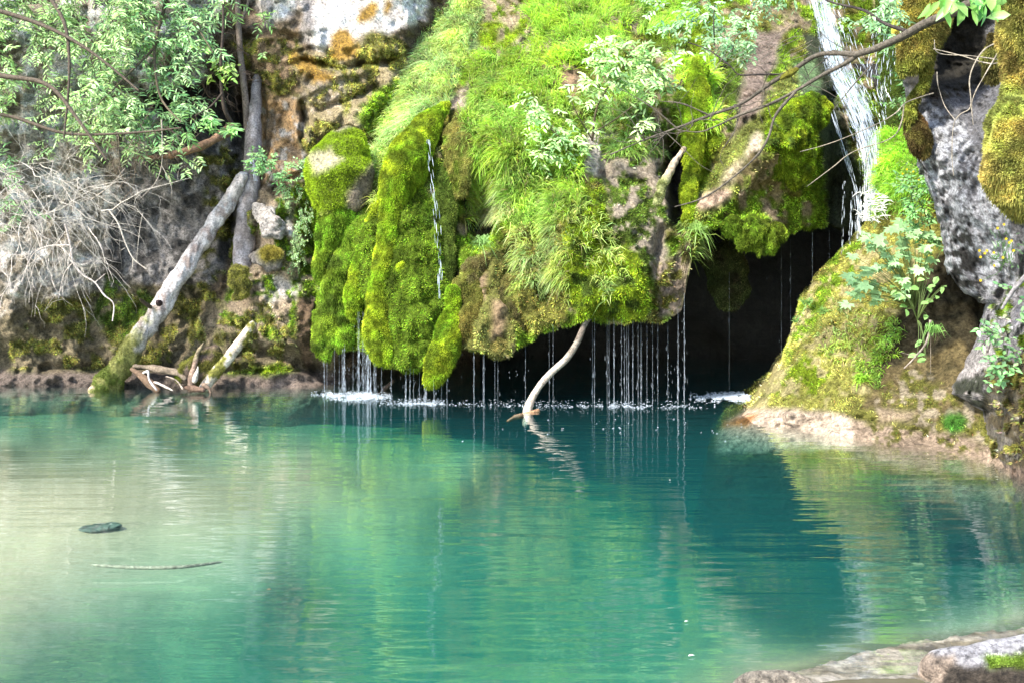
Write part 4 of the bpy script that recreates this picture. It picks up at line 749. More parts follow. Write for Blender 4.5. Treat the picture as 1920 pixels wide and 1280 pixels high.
drops([796,798,799,813,815,816,828,838], 1.4, lambda x: 710 if x < 820 else 690, 0, 10.14, 'dripping_water', 'drips falling from the tip of the pointed moss tongue', 1.4)
drops(list(rng.uniform(860, 1060, 18)), .45, lipf, 0, 10.2, 'dripping_water', 'sparse drips in front of the black cave left of the curved branch')
drops(list(rng.uniform(1105, 1292, 22)) + [1175,1186,1187,1201,1213,1222,1271,1272,1283,1284], .95, lipf, 0, 10.15, 'dripping_water', 'curtain of fine drips right of the curved branch')
drops(list(rng.uniform(1300, 1600, 12)), .12, lambda x: lipf(x) + 20, 0, 11.2, 'dripping_water', 'faint scattered drips in the dark opening below the waterfall')
def foam(cx, cy, rx, ry, n, label, h=.03, s=(.0015, .006)):
    n = int(n * .7)
    mb = MB(); Y0 = F * CH / (cy - HY); T = np.array([[1,0,0],[0,1,0],[-1,0,0],[0,-1,0],[0,0,1.]]); TF = np.array([(0,1,4),(1,2,4),(2,3,4),(3,0,4)])
    X = cx + rx * np.clip(rng.normal(size=n) * .5, -1.2, 1.2); Yp = cy + ry * np.clip(rng.normal(size=n) * .5, -1.2, 1.2); keep = nz2(X, Yp * 3, 14, 5) > -.12; X, Yp = X[keep], Yp[keep]; k = len(X)
    p = W(X, Yp, F * CH / (Yp - HY)); p[:, 2] = h * rng.random(k) ** 4 + .002; sz = rng.uniform(*s, k)
    V = p[:, None] + T[None] * np.stack([sz * 1.8, sz, sz * .9], -1)[:, None]
    mb.add(V.reshape(-1, 3), (np.arange(k)[:, None, None] * 5 + TF[None]).reshape(-1, 3), (1, 1, 1)); return tag(mb.build('foam', M_thin, origin=W(cx, cy, Y0)), label, 'foam', kind='stuff')
foam(672, 744, 55, 7, 3800, 'white splashing foam below the strong shower of drops')
foam(632, 739, 40, 4, 900, 'small line of foam below the leftmost drips')
foam(790, 757, 70, 3, 900, 'thin line of splashes below the pointed moss tongue', .05)
foam(1160, 762, 150, 4, 1500, 'long broken line of splashes under the curtain of drips', .06)
foam(940, 760, 110, 3, 350, 'scattered splashes left of the curved branch', .05)
foam(1385, 744, 75, 8, 4200, 'hazy patch of foam at the back of the cave beside the bank', .01, (.003, .008))
foam(1250, 800, 330, 26, 90, 'tiny bubbles drifting on the dark blue water', .003, (.003, .006))

# ------------------------------------------------------------ trees, shrubs and plants
def wood(parent, name, stems, col, mi=0, seg=6, cn=.3):
    for pts, r0, r1 in stems:
        mb = MB(); P = [W(*q)[None][0] for q in pts]; tube(mb, P, np.linspace(r0, r1, len(P)), col, max(8, 4 * len(P)), seg, rough=.004, caps=False, cn=cn); mb.build(name, M_bark, parent)
def sprays(mb, wb, pts, dirs, L, nl, ll, lw, col, droop=.1, stemc=(.1, .08, .05), r=.004, cv=.3):
    for p, d in zip(pts, dirs):
        q = twig(wb, p, d, rng.uniform(*L), r, stemc, 6, .2, droop, 3); m_ = nl
        t = np.linspace(.15, 1, m_); idx = t * 5; i = np.minimum(idx.astype(int), 4); pos = q[i] + (q[i + 1] - q[i]) * (idx - i)[:, None]; ax = unit(q[i + 1] - q[i])
        sd = unit(np.cross(ax, np.array([0, -.6, 1.])) + rng.normal(size=(m_, 3)) * .2) * np.where(np.arange(m_) % 2, 1, -1)[:, None]
        dl = unit(ax * .7 + sd + np.array([0, 0, -.15])); nr = unit(np.array([-.2, -.5, .9]) + rng.normal(size=(m_, 3)) * .4)
        k = rng.uniform(.7, 1.15, m_); cc = np.array(col) * rng.uniform(1 - cv, 1 + cv) * rng.uniform(.75, 1.3, (m_, 1)) * (1 + .08 * rng.normal(size=(m_, 3)))
        leaves(mb, pos, dl, nr, rng.uniform(*ll) * k, lw * k, cc.clip(.01, .9))
def scatter_poly(poly, n, Yf, warp=25):
    poly = np.array(poly, float); out = np.zeros((0, 3))
    while len(out) < n:
        x = rng.uniform(poly[:, 0].min(), poly[:, 0].max(), 4 * n); y = rng.uniform(poly[:, 1].min(), poly[:, 1].max(), 4 * n)
        k = (polyd(poly, x, y) + warp * nz2(x, y, 50, 3) > 0) & (nz2(x, y, 38, 21) + .22 > rng.random(4 * n) * .4); x, y = x[k], y[k]; out = np.concatenate([out, W(x, y, Yf(x, y))])
    return out[:n]
def shrub(name, label, cat, base, woods, barkc, regions, group=None):
    t = empty(name, base, label, cat, group); wb = MB(); mb = MB()
    for pts, r0, r1 in woods:
        P = [W(*q)[None][0] for q in pts]; one = MB(); tube(one, P, np.linspace(r0, r1, len(P)), barkc, max(8, 4 * len(P)), 6, rough=.003, caps=False); one.build('branch', M_bark, t)
    for poly, n, Yf, dr, L, nl, ll, lw, col, droop in regions:
        p = scatter_poly(poly, n, Yf); d = unit(np.array(dr) + rng.normal(size=(n, 3)) * .55); sprays(mb, mb, p, d, L, nl, ll, lw, col, droop)
    mb.build('foliage', M_leaf, t); return t
MINT = (.36, .53, .21); MINT2 = (.24, .44, .17)
shrub('shrub', 'big leafy shrub with feathery pale green leaves hanging over the cliff at upper left', 'shrub', W(-90, 150, 11.3),
 [([(-120,120,11.2),(0,142,10.8),(90,160,10.6),(150,230,10.4),(200,300,10.3)], .035, .012), ([(-80,0,11),(60,40,10.8),(160,90,10.5),(260,170,10.3)], .03, .01), ([(-120,230,11),(0,215,10.8),(120,250,10.6),(240,250,10.4),(340,240,10.2)], .025, .008), ([(20,-80,11.2),(110,20,10.8),(130,120,10.6),(120,260,10.5)], .03, .01)],
 (.09,.07,.05), [([(-200,-200),(230,-200),(240,0),(270,110),(240,260),(300,290),(180,300),(100,280),(70,200),(-60,230),(-200,260)], 1500, lambda x, y: 11.35 + .0016 * (150 - y) + rng.normal(size=len(x)) * .25, (.5, -.3, -.1), (.15, .35), 11, (.045, .10), .024, MINT, .12),
  ([(-200,240),(40,300),(60,420),(-200,460)], 70, lambda x, y: 11.2 + rng.normal(size=len(x)) * .15, (.4, -.3, -.2), (.12, .25), 9, (.06, .09), .025, MINT2, .12)])
shrub('shrub', 'second shrub with longer bright green leaves reaching over the dark gap beside the thin tree', 'shrub', W(330, 60, 12.3),
 [([(300,-100,12.4),(310,0,12.1),(290,90,11.6),(300,180,11.2),(340,230,10.9)], .03, .008), ([(310,0,12.1),(360,40,11.6),(400,100,11.2)], .018, .006), ([(290,90,11.6),(230,150,11.2),(180,200,10.9)], .016, .006)],
 (.10,.08,.05), [([(180,-200),(430,-200),(400,10),(400,90),(380,150),(380,190),(330,260),(230,270),(200,190),(190,60)], 700, lambda x, y: 11.75 + .001 * (150 - y) + rng.normal(size=len(x)) * .22, (.5, -.3, -.25), (.14, .32), 9, (.055, .115), .027, (.33,.54,.23), .12),
  ([(330,210),(430,220),(420,250),(340,250)], 16, lambda x, y: 11 + 0 * x, (.8, -.2, 0), (.12, .25), 9, (.08, .12), .032, (.22,.42,.13), .1), ([(300,290),(370,290),(370,330),(300,320)], 10, lambda x, y: 11.2 + 0 * x, (.5, -.2, -.1), (.12, .2), 8, (.06, .1), .03, MINT, .1)])
tr = empty('young_tree', W(455, 180, 12.3), 'thin grey tree stem with a few fresh leaves standing in front of the pale cliff', 'tree')
wood(tr, 'trunk', [([(448,-120,12.5),(446,0,12.4),(449,80,12.35),(455,140,12.3),(460,185,12.3),(464,245,12.35)], .032, .045), ([(470,-60,12.4),(464,10,12.38),(452,40,12.36)], .012, .02)], (.22, .17, .14))
fb = MB(); sprays(fb, fb, scatter_poly([(410,-80),(520,-80),(520,70),(500,110),(440,90),(420,40)], 26, lambda x, y: 12.1 + 0 * x), unit(rng.normal(size=(26, 3)) + [0, -.4, 0]), (.15, .3), 8, (.07, .11), .03, (.24,.40,.12)); fb.build('foliage', M_leaf, tr)
tr = empty('young_tree', W(440, 240, 11.6), 'slim dark forked stem rising from the cleft left of the thin grey stem', 'tree')
wood(tr, 'trunk', [([(444,243,11.8),(425,215,11.6),(417,180,11.55),(414,120,11.5),(419,40,11.5),(416,-60,11.5)], .03, .012), ([(417,175,11.5),(395,200,11.4),(365,218,11.3)], .015, .005)], (.06, .045, .035))
fb = MB(); sprays(fb, fb, scatter_poly([(360,50),(450,60),(450,170),(380,160)], 16, lambda x, y: 11.5 + 0 * x), unit(rng.normal(size=(16, 3)) + [0, -.4, 0]), (.12, .2), 5, (.07, .1), .045, (.26,.42,.09)); fb.build('foliage', M_leaf, tr)
o, s = log([(444,238,11.7),(420,250,11.6),(395,266,11.5),(370,276,11.45),(340,287,11.4),(300,294,11.4),(250,296,11.5)], [8,9,7,8,6,4,2], '', 'dead_branch', '', graybark((.26,.15,.09), (.16,.1,.07)), 50, 12, .012); tag(o, 'rusty brown crooked root running left from the cleft below the shrub', 'root')
# dry twigs
def dry_twigs(name, label, starts, n, dirv, L, r, col, wob=.28, droop=.05, sub=3):
    mb = MB()
    for _ in range(n):
        p = starts(); d = unit(np.array(dirv) + rng.normal(size=3) * .45); q = twig(mb, p, d, rng.uniform(*L), rng.uniform(*r), np.array(col) * rng.uniform(.7, 1.2), 9, wob, droop, 4)
        for _ in range(sub):
            k = rng.integers(2, 8); twig(mb, q[k], unit(q[k] - q[k-1]) + rng.normal(size=3) * .6, rng.uniform(*L) * .4, rng.uniform(*r) * .5, np.array(col) * rng.uniform(.8, 1.25), 6, wob, droop * 2, 3)
    return tag(mb.build(name, M_bark, origin=starts()), label, 'dead shrub')
dry_twigs('dry_bush', 'tangled bush of bare pale twigs hanging at the left edge below the green shrub', lambda: W(rng.uniform(-150, 190), rng.uniform(290, 430), 10.9 + rng.normal() * .2), 130, (.5, -.2, -.15), (.5, 1.3), (.002, .0052), (.60, .54, .46), .25, .06, 4)
dry_twigs('dry_bush', 'sparse drooping pale twigs hanging in front of the lower left rock face', lambda: W(rng.uniform(-60, 170), rng.uniform(410, 480), 10.8 + rng.normal() * .15), 30, (.1, -.1, -.8), (.4, 1.0), (.003, .007), (.62, .54, .46), .25, .08, 3)
dry_twigs('dry_bush', 'brown dry twigs mixed in below the leaves of the second shrub', lambda: W(rng.uniform(170, 330), rng.uniform(230, 320), 11.3 + rng.normal() * .15), 34, (.3, -.1, -.6), (.3, .9), (.003, .007), (.25, .19, .14), .28, .05, 3)
dry_twigs('dry_bush', 'brown roots and twigs cluttering the ledge behind the thin tree stems', lambda: W(rng.uniform(370, 470), rng.uniform(40, 180), 12.5 + rng.normal() * .1), 40, (.4, -.1, -.5), (.3, .8), (.004, .009), (.16, .11, .08), .28, .02, 2)
def twigset(name, label, lines, col, cat='branch', g=None):
    mb = MB()
    for pts, r in lines:
        P = [W(*q)[None][0] for q in pts]; tube(mb, P, np.array(np.linspace(r, r * .45, len(P))), col, 5 * len(P), 6, rough=.003, caps=False)
    return tag(mb.build(name, M_bark, origin=W(*lines[0][0][0])), label, cat, g)
twigset('hanging_branch', 'pale zigzag branch dangling lowest in front of the dark cliff', [([(122,420,10.8),(132,460,10.8),(137,492,10.8),(155,515,10.8),(178,530,10.8),(195,553,10.8),(213,570,10.8),(211,602,10.8)], .014), ([(137,492,10.8),(120,515,10.8),(110,560,10.8)], .007), ([(178,530,10.8),(198,513,10.8)], .006), ([(132,460,10.8),(90,462,10.8),(60,480,10.8),(40,530,10.8)], .010)], (.56,.48,.42))
twigset('hanging_branch', 'pale forked branch hanging left of the leaning log', [([(205,395,10.9),(222,420,10.9),(235,455,10.9),(250,485,10.9),(275,505,10.9)], .012), ([(250,485,10.9),(248,505,10.9)], .007), ([(268,400,10.9),(262,430,10.9),(256,490,10.9)], .005), ([(235,465,10.9),(226,470,10.9)], .005)], (.52,.46,.38))
twigset('hanging_branch', 'thin pale branch rising across the dark gap at the left edge of the tangle', [([(170,375,10.9),(205,350,10.9),(235,315,10.9)], .008), ([(303,225,11),(304,260,11),(303,310,11),(290,345,11),(260,375,11)], .009), ([(303,310,11),(320,345,11),(322,370,11)], .005)], (.44,.37,.3))
# branch across the waterfall
br = empty('overhanging_branch', W(1900, -60, 6.0), 'long mossy grey branch with fine twigs reaching left across the waterfall', 'branch')
BRK = (.10, .085, .065)
wood(br, 'main_limb', [([(1990,-110,5.8),(1880,-30,6.1),(1790,22,6.4),(1740,42,6.6),(1690,70,6.8),(1640,92,7.0),(1600,104,7.1)], .036, .022)], BRK, seg=10)
wood(br, 'upper_limb', [([(1605,103,7.1),(1560,100,7.2),(1527,106,7.3),(1490,130,7.4),(1440,160,7.5),(1390,195,7.6),(1330,217,7.7),(1270,240,7.8),(1210,262,7.9),(1145,290,8.0)], .021, .005)], BRK, seg=8)
wood(br, 'lower_limb', [([(1605,106,7.1),(1580,122,7.15),(1540,142,7.2),(1497,168,7.3),(1440,197,7.4),(1390,215,7.5),(1340,238,7.6),(1310,248,7.7),(1270,244,7.8)], .018, .004)], BRK, seg=8)
wood(br, 'side_branch', [([(1495,169,7.3),(1455,215,7.3),(1440,260,7.3),(1412,300,7.35),(1350,352,7.4),(1310,375,7.4),(1265,388,7.45)], .012, .004)], BRK)
wood(br, 'side_branch', [([(1710,62,6.8),(1660,45,6.9),(1620,20,7.0),(1560,5,7.2),(1530,-10,7.3)], .014, .006)], (.05,.04,.035))
wood(br, 'side_branch', [([(1460,140,7.4),(1420,140,7.4),(1385,140,7.5),(1370,125,7.5),(1330,95,7.6),(1290,80,7.7)], .008, .004), ([(1340,86,7.6),(1338,40,7.6),(1340,10,7.6)], .006, .004)], (.05,.04,.035))
wood(br, 'side_branch', [([(1640,115,7.0),(1600,160,6.9),(1560,210,6.9)], .005, .0025), ([(1388,200,7.6),(1378,245,7.5),(1355,280,7.5),(1350,300,7.5)], .006, .003), ([(1330,217,7.7),(1280,195,7.7),(1235,190,7.8)], .006, .0025), ([(1270,242,7.8),(1220,200,7.8),(1160,165,7.9)], .006, .0025),
  ([(1245,250,7.8),(1225,280,7.8),(1200,308,7.8)], .004, .002), ([(1350,300,7.5),(1358,320,7.5),(1340,350,7.5)], .003, .002)], BRK)
wb = MB()
for a, b, c in ((.3, 1480, 135), (0, 1430, 165), (0, 1390, 200), (0, 1330, 225), (0, 1290, 245), (0, 1250, 250), (0, 1440, 200), (0, 1550, 110), (0, 1600, 100), (0, 1240, 255), (0, 1520, 160), (0, 1210, 265)):
    for _ in range(4): twig(wb, W(b, c, 7.4), (rng.uniform(-1, .3), rng.normal() * .3, rng.uniform(-.5, .6)), rng.uniform(.2, .55), .0035, BRK, 8, .25, 0, 4)
for _ in range(26): twig(wb, W(rng.uniform(1380, 1540), rng.uniform(30, 110), 7.5), (-.8, rng.normal() * .2, -.35), rng.uniform(.2, .5), .003, (.30, .26, .2), 7, .15, 0, 3)
wb.build('twigs', M_bark, br)
mbm = MB(); tube(mbm, [W(1498,128,7.38), W(1480,138,7.4), W(1460,150,7.42)], [.014,.03,.012], (.2,.19,.03), 10, 10, rough=.008); mbm.build('moss_clump', M_mossground, br)
fb = MB(); wb2 = MB()
for poly, n, Yv, ll, lw in (([(1240,20),(1420,0),(1420,90),(1330,90),(1240,110)], 75, 7.8, (.04,.06), .024), ([(1330,40),(1400,50),(1420,90),(1350,100)], 30, 7.7, (.04,.06), .024), ([(1600,-40),(1700,-40),(1700,60),(1600,90),(1570,60)], 46, 7.2, (.035,.05), .022), ([(1220,-60),(1500,-60),(1480,20),(1230,40)], 60, 7.9, (.04,.06), .024)):
    p = scatter_poly(poly, n, lambda x, y: Yv + rng.normal(size=len(x)) * .12, 12); sprays(fb, fb, p, unit(rng.normal(size=(n, 3)) * .6 + [-.4, -.3, -.1]), (.08, .2), 7, ll, lw, (.27, .46, .21), .1, r=.002)
fb.build('foliage', M_leaf, br)
nb = empty('leafy_branch', W(1990, -80, 4.6), 'cluster of big near leaves hanging into the top right corner', 'branch')
wood(nb, 'stem', [([(2050,-60,4.5),(1950,-40,4.6),(1860,-15,4.7),(1790,5,4.75)], .014, .005)], BRK)
fb = MB(); p = scatter_poly([(1735,-70),(1980,-80),(1960,10),(1900,5),(1850,22),(1800,30),(1740,10)], 110, lambda x, y: 4.7 + rng.normal(size=len(x)) * .12, 8)
p = np.concatenate([p, W([1768, 1812, 1895, 1840], [18, 12, 28, 8], 4.6)]); n = len(p)
leaves(fb, p, unit(rng.normal(size=(n, 3)) * .5 + [-.1, -.2, -.7]), unit(rng.normal(size=(n, 3)) * .5 + [0, -.9, .4]), rng.uniform(.06, .11, n), rng.uniform(.035, .055, n), np.array([.22, .46, .10]) * rng.uniform(.6, 1.5, (n, 1)) * (1 + .1 * rng.normal(size=(n, 3)))); fb.build('foliage', M_leaf, nb)
twigset('thin_branch', 'bare thin twig crossing low in front of the waterfall from the mossy rock', [([(1750,175,7.4),(1700,192,7.4),(1680,212,7.4),(1640,235,7.4),(1560,268,7.45),(1500,285,7.5)], .005), ([(1695,195,7.4),(1690,230,7.4),(1670,260,7.4),(1600,285,7.4),(1560,315,7.45),(1513,350,7.5)], .006), ([(1640,265,7.4),(1625,300,7.4),(1628,320,7.4)], .003)], (.32,.27,.2))
twigset('hanging_root', 'pale looping roots dangling over the grey rock face', [([(1880,78,7.0),(1850,90,7.0),(1830,115,7.0),(1818,150,7.05),(1820,200,7.05),(1800,215,7.1),(1788,235,7.1),(1785,290,7.1),(1788,330,7.1)], .006), ([(1880,85,7.0),(1850,135,7.0),(1828,175,7.05),(1822,200,7.05),(1825,235,7.05)], .005), ([(1900,105,7.0),(1860,120,7.0),(1800,104,7.1),(1750,92,7.2)], .005), ([(1870,112,7.0),(1820,105,7.1),(1760,100,7.2),(1752,75,7.2)], .004), ([(1757,135,7.4),(1758,155,7.4),(1762,172,7.4),(1772,200,7.3),(1790,225,7.2)], .004)], (.36,.31,.24), 'root')
twigset('dead_branch', 'short grey broken branch leaning on the rock at the right edge', [([(1935,505,6.9),(1900,545,7.0),(1878,580,7.05)], .022)], (.26,.24,.24))
twigset('dead_branch', 'thin grey branch lying in the dark recess of the bank', [([(1745,600,8.6),(1738,640,8.6),(1715,670,8.6),(1695,690,8.6)], .013), ([(1715,668,8.6),(1690,660,8.6)], .004), ([(1745,610,8.6),(1745,700,8.6)], .003)], (.30,.25,.2))
# pale willow-like shrubs on the hillside
shrub('shrub', 'whitish green leafy shrub growing on the middle of the mossy hillside', 'shrub', W(1110, 260, 11.1),
 [([(1110,265,11.1),(1120,200,10.9),(1150,150,10.8),(1190,100,10.7)], .014, .004), ([(1112,250,11.1),(1160,220,10.8),(1210,180,10.7)], .010, .004), ([(1110,262,11.1),(1080,210,10.9),(1060,160,10.8)], .008, .004)], (.14,.11,.07),
 [([(1080,90),(1180,80),(1260,110),(1260,200),(1200,260),(1120,220),(1075,160)], 120, lambda x, y: 10.75 + rng.normal(size=len(x)) * .15, (.2, -.4, .3), (.12, .25), 8, (.07, .12), .036, (.42,.62,.24), .15)])
shrub('shrub', 'low whitish green shrub in the grass left of the pale rock scar', 'shrub', W(1050, 300, 10.9),
 [([(1080,300,10.95),(1050,260,10.75),(1010,220,10.7)], .010, .004), ([(1060,280,10.9),(1020,290,10.7)], .008, .003)], (.14,.11,.07),
 [([(985,190),(1060,180),(1110,240),(1100,300),(1030,310),(985,260)], 90, lambda x, y: 10.7 + rng.normal(size=len(x)) * .12, (.1, -.4, .2), (.1, .22), 7, (.06, .1), .030, (.40,.60,.24), .15)])
shrub('shrub', 'dark green leafy shrub along the right side of the upper waterfall', 'shrub', W(1690, 60, 11.2),
 [([(1720,60,11.2),(1680,20,11.1),(1640,-10,11)], .02, .006)], (.06,.05,.04),
 [([(1620,-100),(1760,-100),(1740,100),(1700,240),(1660,200),(1640,80)], 130, lambda x, y: 11.0 + rng.normal(size=len(x)) * .12, (-.2, -.4, -.2), (.12, .25), 8, (.06, .09), .03, (.10,.20,.06), .15)])
# broad-leaved plants on the bank
def palmplant(label, base, leafpts, size, col, stems=(.14,.2,.06), name='leafy_plant', T=PALM, TF=PALMF, asp=1.0):
    t = empty(name, base, label, 'plant'); mb = MB(); wb = MB(); n = len(leafpts); p = np.array([W(*q) for q in leafpts])
    for q in p:
        m_ = (base + q) / 2 + np.array([0, -.03, .05]); wb = MB(); tube(wb, [base, m_, q], [.004, .003, .002], stems, 8, 4, caps=False); wb.build('stem', M_leaf, t)
    d = unit(np.stack([rng.uniform(-1.2, .1, n), rng.uniform(-.6, .2, n), rng.uniform(-.5, .05, n)], -1)); nr = unit(np.array([-.15, -.55, .9]) + rng.normal(size=(n, 3)) * .18)
    for k in range(n):
        mb = MB(); z = rng.uniform(*size); leaves(mb, p[k:k+1], d[k:k+1], nr[k:k+1], z, z * asp, np.array([col]) * rng.uniform(.75, 1.25), T, TF); mb.build('leaf', M_leaf, t)
    return t
jl = lambda pts, k=1, s=10, sy=5: [(x + rng.normal() * s, y + rng.normal() * sy, Y + rng.normal() * .06) for x, y, Y in pts for _ in range(k)]
palmplant('plant with broad maple like pale leaves spreading over the mossy bank', W(1715, 580, 9.1), jl([(1690,425,9.1),(1660,440,9.1),(1640,455,9.1),(1720,430,9.1),(1735,450,9.0),(1700,470,9.0),(1680,490,9.0),(1665,505,9.0),(1640,515,9.0),(1720,485,9.0),(1745,465,8.9),(1755,480,8.9),(1625,460,9.1),(1610,515,9.1),(1640,545,9.1),(1600,535,9.1),(1610,560,9.0),(1660,470,9.05),(1690,520,8.95),(1720,505,8.9),(1740,440,9),(1650,490,9.0),(1630,535,9),(1650,560,9.0),(1665,540,9.0),(1700,440,9.2),(1680,460,9.2)], 3, 16, 8), (.07, .13), (.30, .48, .22))
palmplant('leafy plant with rounded green leaves beneath the maple like leaves', W(1720, 600, 8.9), jl([(1700,555,8.9),(1690,545,8.9),(1725,545,8.9),(1740,570,8.8),(1710,575,8.9),(1770,540,8.7),(1755,555,8.8),(1725,530,8.8),(1745,530,8.8),(1730,640,8.8),(1722,660,8.8),(1740,675,8.7)], 2, 8, 6), (.06, .09), (.24, .44, .13), T=OV, TF=OVF, asp=.8)
shrub('leafy_plant', 'bushy plant with small dark and light leaves above the maple like leaves', 'plant', W(1740, 420, 9.2), [([(1745,430,9.2),(1730,390,9.1),(1710,350,9.1)], .006, .003)], (.1,.12,.05),
 [([(1690,330),(1740,340),(1765,400),(1770,460),(1700,440),(1680,380)], 70, lambda x, y: 9.1 + rng.normal(size=len(x)) * .1, (.0, -.5, .2), (.07, .14), 7, (.04, .06), .026, (.18,.38,.12), .1)])
shrub('leafy_plant', 'small green herb growing on the rock right of the leaning log top', 'plant', W(500, 330, 11.7), [([(500,345,11.7),(510,320,11.6)], .005, .003)], (.1,.12,.05),
 [([(455,290),(510,290),(575,300),(570,345),(480,340)], 60, lambda x, y: 11.55 + rng.normal(size=len(x)) * .1, (.0, -.5, .3), (.08, .16), 8, (.04, .07), .028, (.22,.42,.15), .1)])
shrub('fern', 'pale fern fronds drooping from the cliff beside the mossy boulder', 'fern', W(545, 400, 11.4), [([(545,400,11.4),(550,370,11.4)], .005, .003)], (.1,.12,.05),
 [([(510,350),(575,340),(580,440),(560,520),(540,480),(545,400)], 70, lambda x, y: 11.35 + rng.normal(size=len(x)) * .08, (.1, -.5, -.2), (.08, .18), 12, (.02, .035), .012, (.26,.42,.16), .3)])
shrub('leafy_plant', 'broad green leaves sprouting from the grey rock foot at the right edge', 'plant', W(1885, 690, 7.2), [([(1885,690,7.2),(1890,650,7.1)], .005, .003)], (.1,.12,.05),
 [([(1840,560),(1890,540),(1925,600),(1925,680),(1860,740),(1840,660)], 46, lambda x, y: 7.15 + rng.normal(size=len(x)) * .1, (.0, -.5, .2), (.05, .12), 4, (.035, .07), .035, (.16,.32,.12), .1)])
gt = empty('white_flower', W(1640, 425, 10.3), 'plume of white goatsbeard flowers where the waterfall meets the bank', 'flower')
mb = MB(); k = 90; p0 = W(rng.uniform(1612, 1660, k), rng.uniform(360, 412, k), 10.35)
for q in p0: twig(mb, q, (rng.uniform(-.6, 1), -.2, rng.uniform(-.4, .3)), rng.uniform(.06, .13), .006, (.85, .86, .80), 5, .15, .05, 4)
mb.build('petals', M_leaf, gt); mb = MB(); 
for x in (1632, 1642, 1650): tube(mb, [W(1640, 430, 10.3), W(x, 405, 10.33), W(x, 380, 10.35)], [.005, .004, .003], (.12,.2,.05), 6, 4, caps=False)
mb.build('stem', M_leaf, gt)
def flowers(label, pts, Yv, base, size=.012):
    t = empty('yellow_flower', base, label, 'flower'); mb = MB(); wb = MB(); a = np.arange(5) * 2 * math.pi / 5
    for x, y in pts:
        c = W(x, y, Yv); d = np.stack([np.cos(a), -.4 + 0 * a, np.sin(a)], -1); leaves(mb, np.repeat(c[None], 5, 0), d, np.tile([0, -1., .2], (5, 1)), size, size * .8, np.tile([.75, .5, .01], (5, 1)))
        tube(wb, [base + rng.normal(size=3) * .02, (base + c) / 2 + rng.normal(size=3) * .02, c], [.003, .002, .0015], (.1,.2,.05), 6, 3, caps=False)
    n = 60; p = base + rng.normal(size=(n, 3)) * [.09, .03, .07] + [0, -.02, .06]; blades(wb, p, rng.normal(size=(n, 3)) * .6 + UP, rng.uniform(.03, .08, n), .004, np.array([.14,.27,.10]) * rng.uniform(.7, 1.3, (n, 1)), .2)
    mb.build('petals', M_leaf, t); wb.build('stem', M_leaf, t)
flowers('yellow flowers on thin stems growing on the grey rock at the right edge', [(1870,428),(1882,421),(1836,470),(1838,482),(1846,475),(1863,474),(1880,483),(1892,455),(1896,452),(1886,448),(1838,526),(1864,498),(1900,470),(1850,470)], 7.0, W(1885, 490, 7.1))
flowers('tiny yellow flowers in the bright grass beside the waterfall', [(1692,326),(1700,318),(1697,330),(1722,338),(1712,322)], 9.9, W(1700, 345, 10.0))
def tuftplant(label, px, py, Y, n, L, col, spread=.6, bend=.5, name='grass_tuft'):
    mb = MB(); p = W(px, py, Y) + rng.normal(size=(n, 3)) * [.02, .02, .01]; d = rng.normal(size=(n, 3)) * spread + [0, -.3, 1.0]
    blades(mb, p, d, rng.uniform(.5, 1, n) * L, rng.uniform(.003, .006, n), np.array(col) * rng.uniform(.6, 1.3, (n, 1)), bend)
    return tag(mb.build(name, M_grass, smooth=False, origin=W(px, py, Y)), label, 'grass tuft')
tuftplant('arching dark green grass tuft growing in the shaded recess of the bank', 1748, 622, 8.55, 60, .26, (.22,.42,.10), .55, .8)
tuftplant('bright yellow green grass tuft on the lower mossy bank', 1615, 712, 8.95, 160, .17, (.30,.52,.05), .7, .5)
tuftplant('upper spiky grass tuft jutting from the left edge of the bank over the cave', 1512, 568, 10.1, 50, .15, (.2,.38,.1), .9, .3)
tuftplant('lower spiky grass tuft jutting from the left edge of the bank over the cave', 1493, 603, 10.0, 30, .12, (.2,.38,.1), .9, .3)
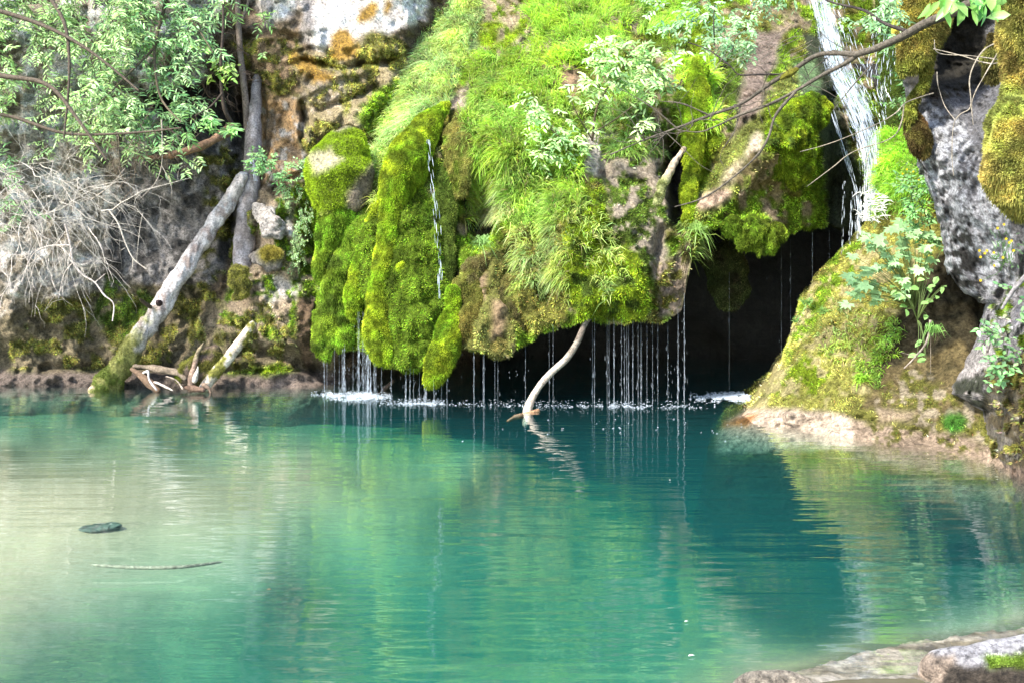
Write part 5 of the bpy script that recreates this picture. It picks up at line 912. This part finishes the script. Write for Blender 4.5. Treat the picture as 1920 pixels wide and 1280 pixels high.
tuftplant('short grass tuft on the middle of the mossy bank slope', 1545, 585, 9.85, 60, .12, (.22,.38,.1), .9, .4)
tuftplant('long pale grass tuft hanging beside the lip right of the drips', 1308, 430, 10.35, 110, .24, (.26,.42,.10), .8, .8)
tuftplant('pale wiry grass tuft hanging below the dark hollow', 905, 455, 10.55, 90, .24, (.28,.46,.14), .8, .7)
# things lying in or on the water
def pebble(label, px, py, k, rx, rz, col, name='submerged_stone', cat='stone'):
    Ys = F * CH / (py - HY); c = W(px, py, Ys * (1 + k)); mb = MB(); s = tube_surf([c - [rx, 0, 0], c - [rx * .5, .02, 0], c + [rx * .5, .02, 0], c + [rx, 0, 0]], [.02, rz, rz, .02], 24, 16, 1.6)
    s.disp(.02 * fbm(s.P * 9, 3, 4)); s.P[..., 2] = c[2] + (s.P[..., 2] - c[2]) * .5; s.norm(); s.c = np.empty(s.P.shape); s.c[:] = col; s.mottle(.3, 9); s.put(mb); return tag(mb.build(name, M_rock, origin=c), label, cat)
pebble('dark submerged weedy stone in the pale shallows on the left', 190, 988, .072, .10, .04, (.21, .25, .19))
tube_ = MB(); tube(tube_, [W(168, 1058, 4.9), W(250, 1063, 4.88), W(340, 1062, 4.9), W(420, 1052, 5.05)], [.006, .009, .009, .006], (.17,.20,.14), 20, 6); tag(tube_.build('sunken_stick', M_bark, origin=W(168, 1058, 4.9)), 'thin sunken stick lying under the pale green water', 'stick')
for px, py, s_, col, lab in ((500,1107,.022,(.3,.16,.08),'small curled brown leaf floating left of the centre foreground'), (1254,901,.018,(.8,.82,.8),'tiny white petal floating on the teal water'), (1290,1232,.03,(.75,.75,.68),'pale floating leaf in the foreground'), (1283,1167,.02,(.8,.8,.75),'small white leaf floating above the foreground leaf')):
    mb = MB(); q = W(px, py, F * CH / (py - HY)); q[2] = .006; leaves(mb, q[None], np.array([[1, .3, .1]]), np.array([[0, 0, 1.]]), s_, s_ * .5, np.array([col])); tag(mb.build('floating_leaf', M_leaf, origin=q), lab, 'leaf')
# hidden helper ids used while building are removed
for o in bpy.data.objects:
    if 'o3' in o: del o['o3']
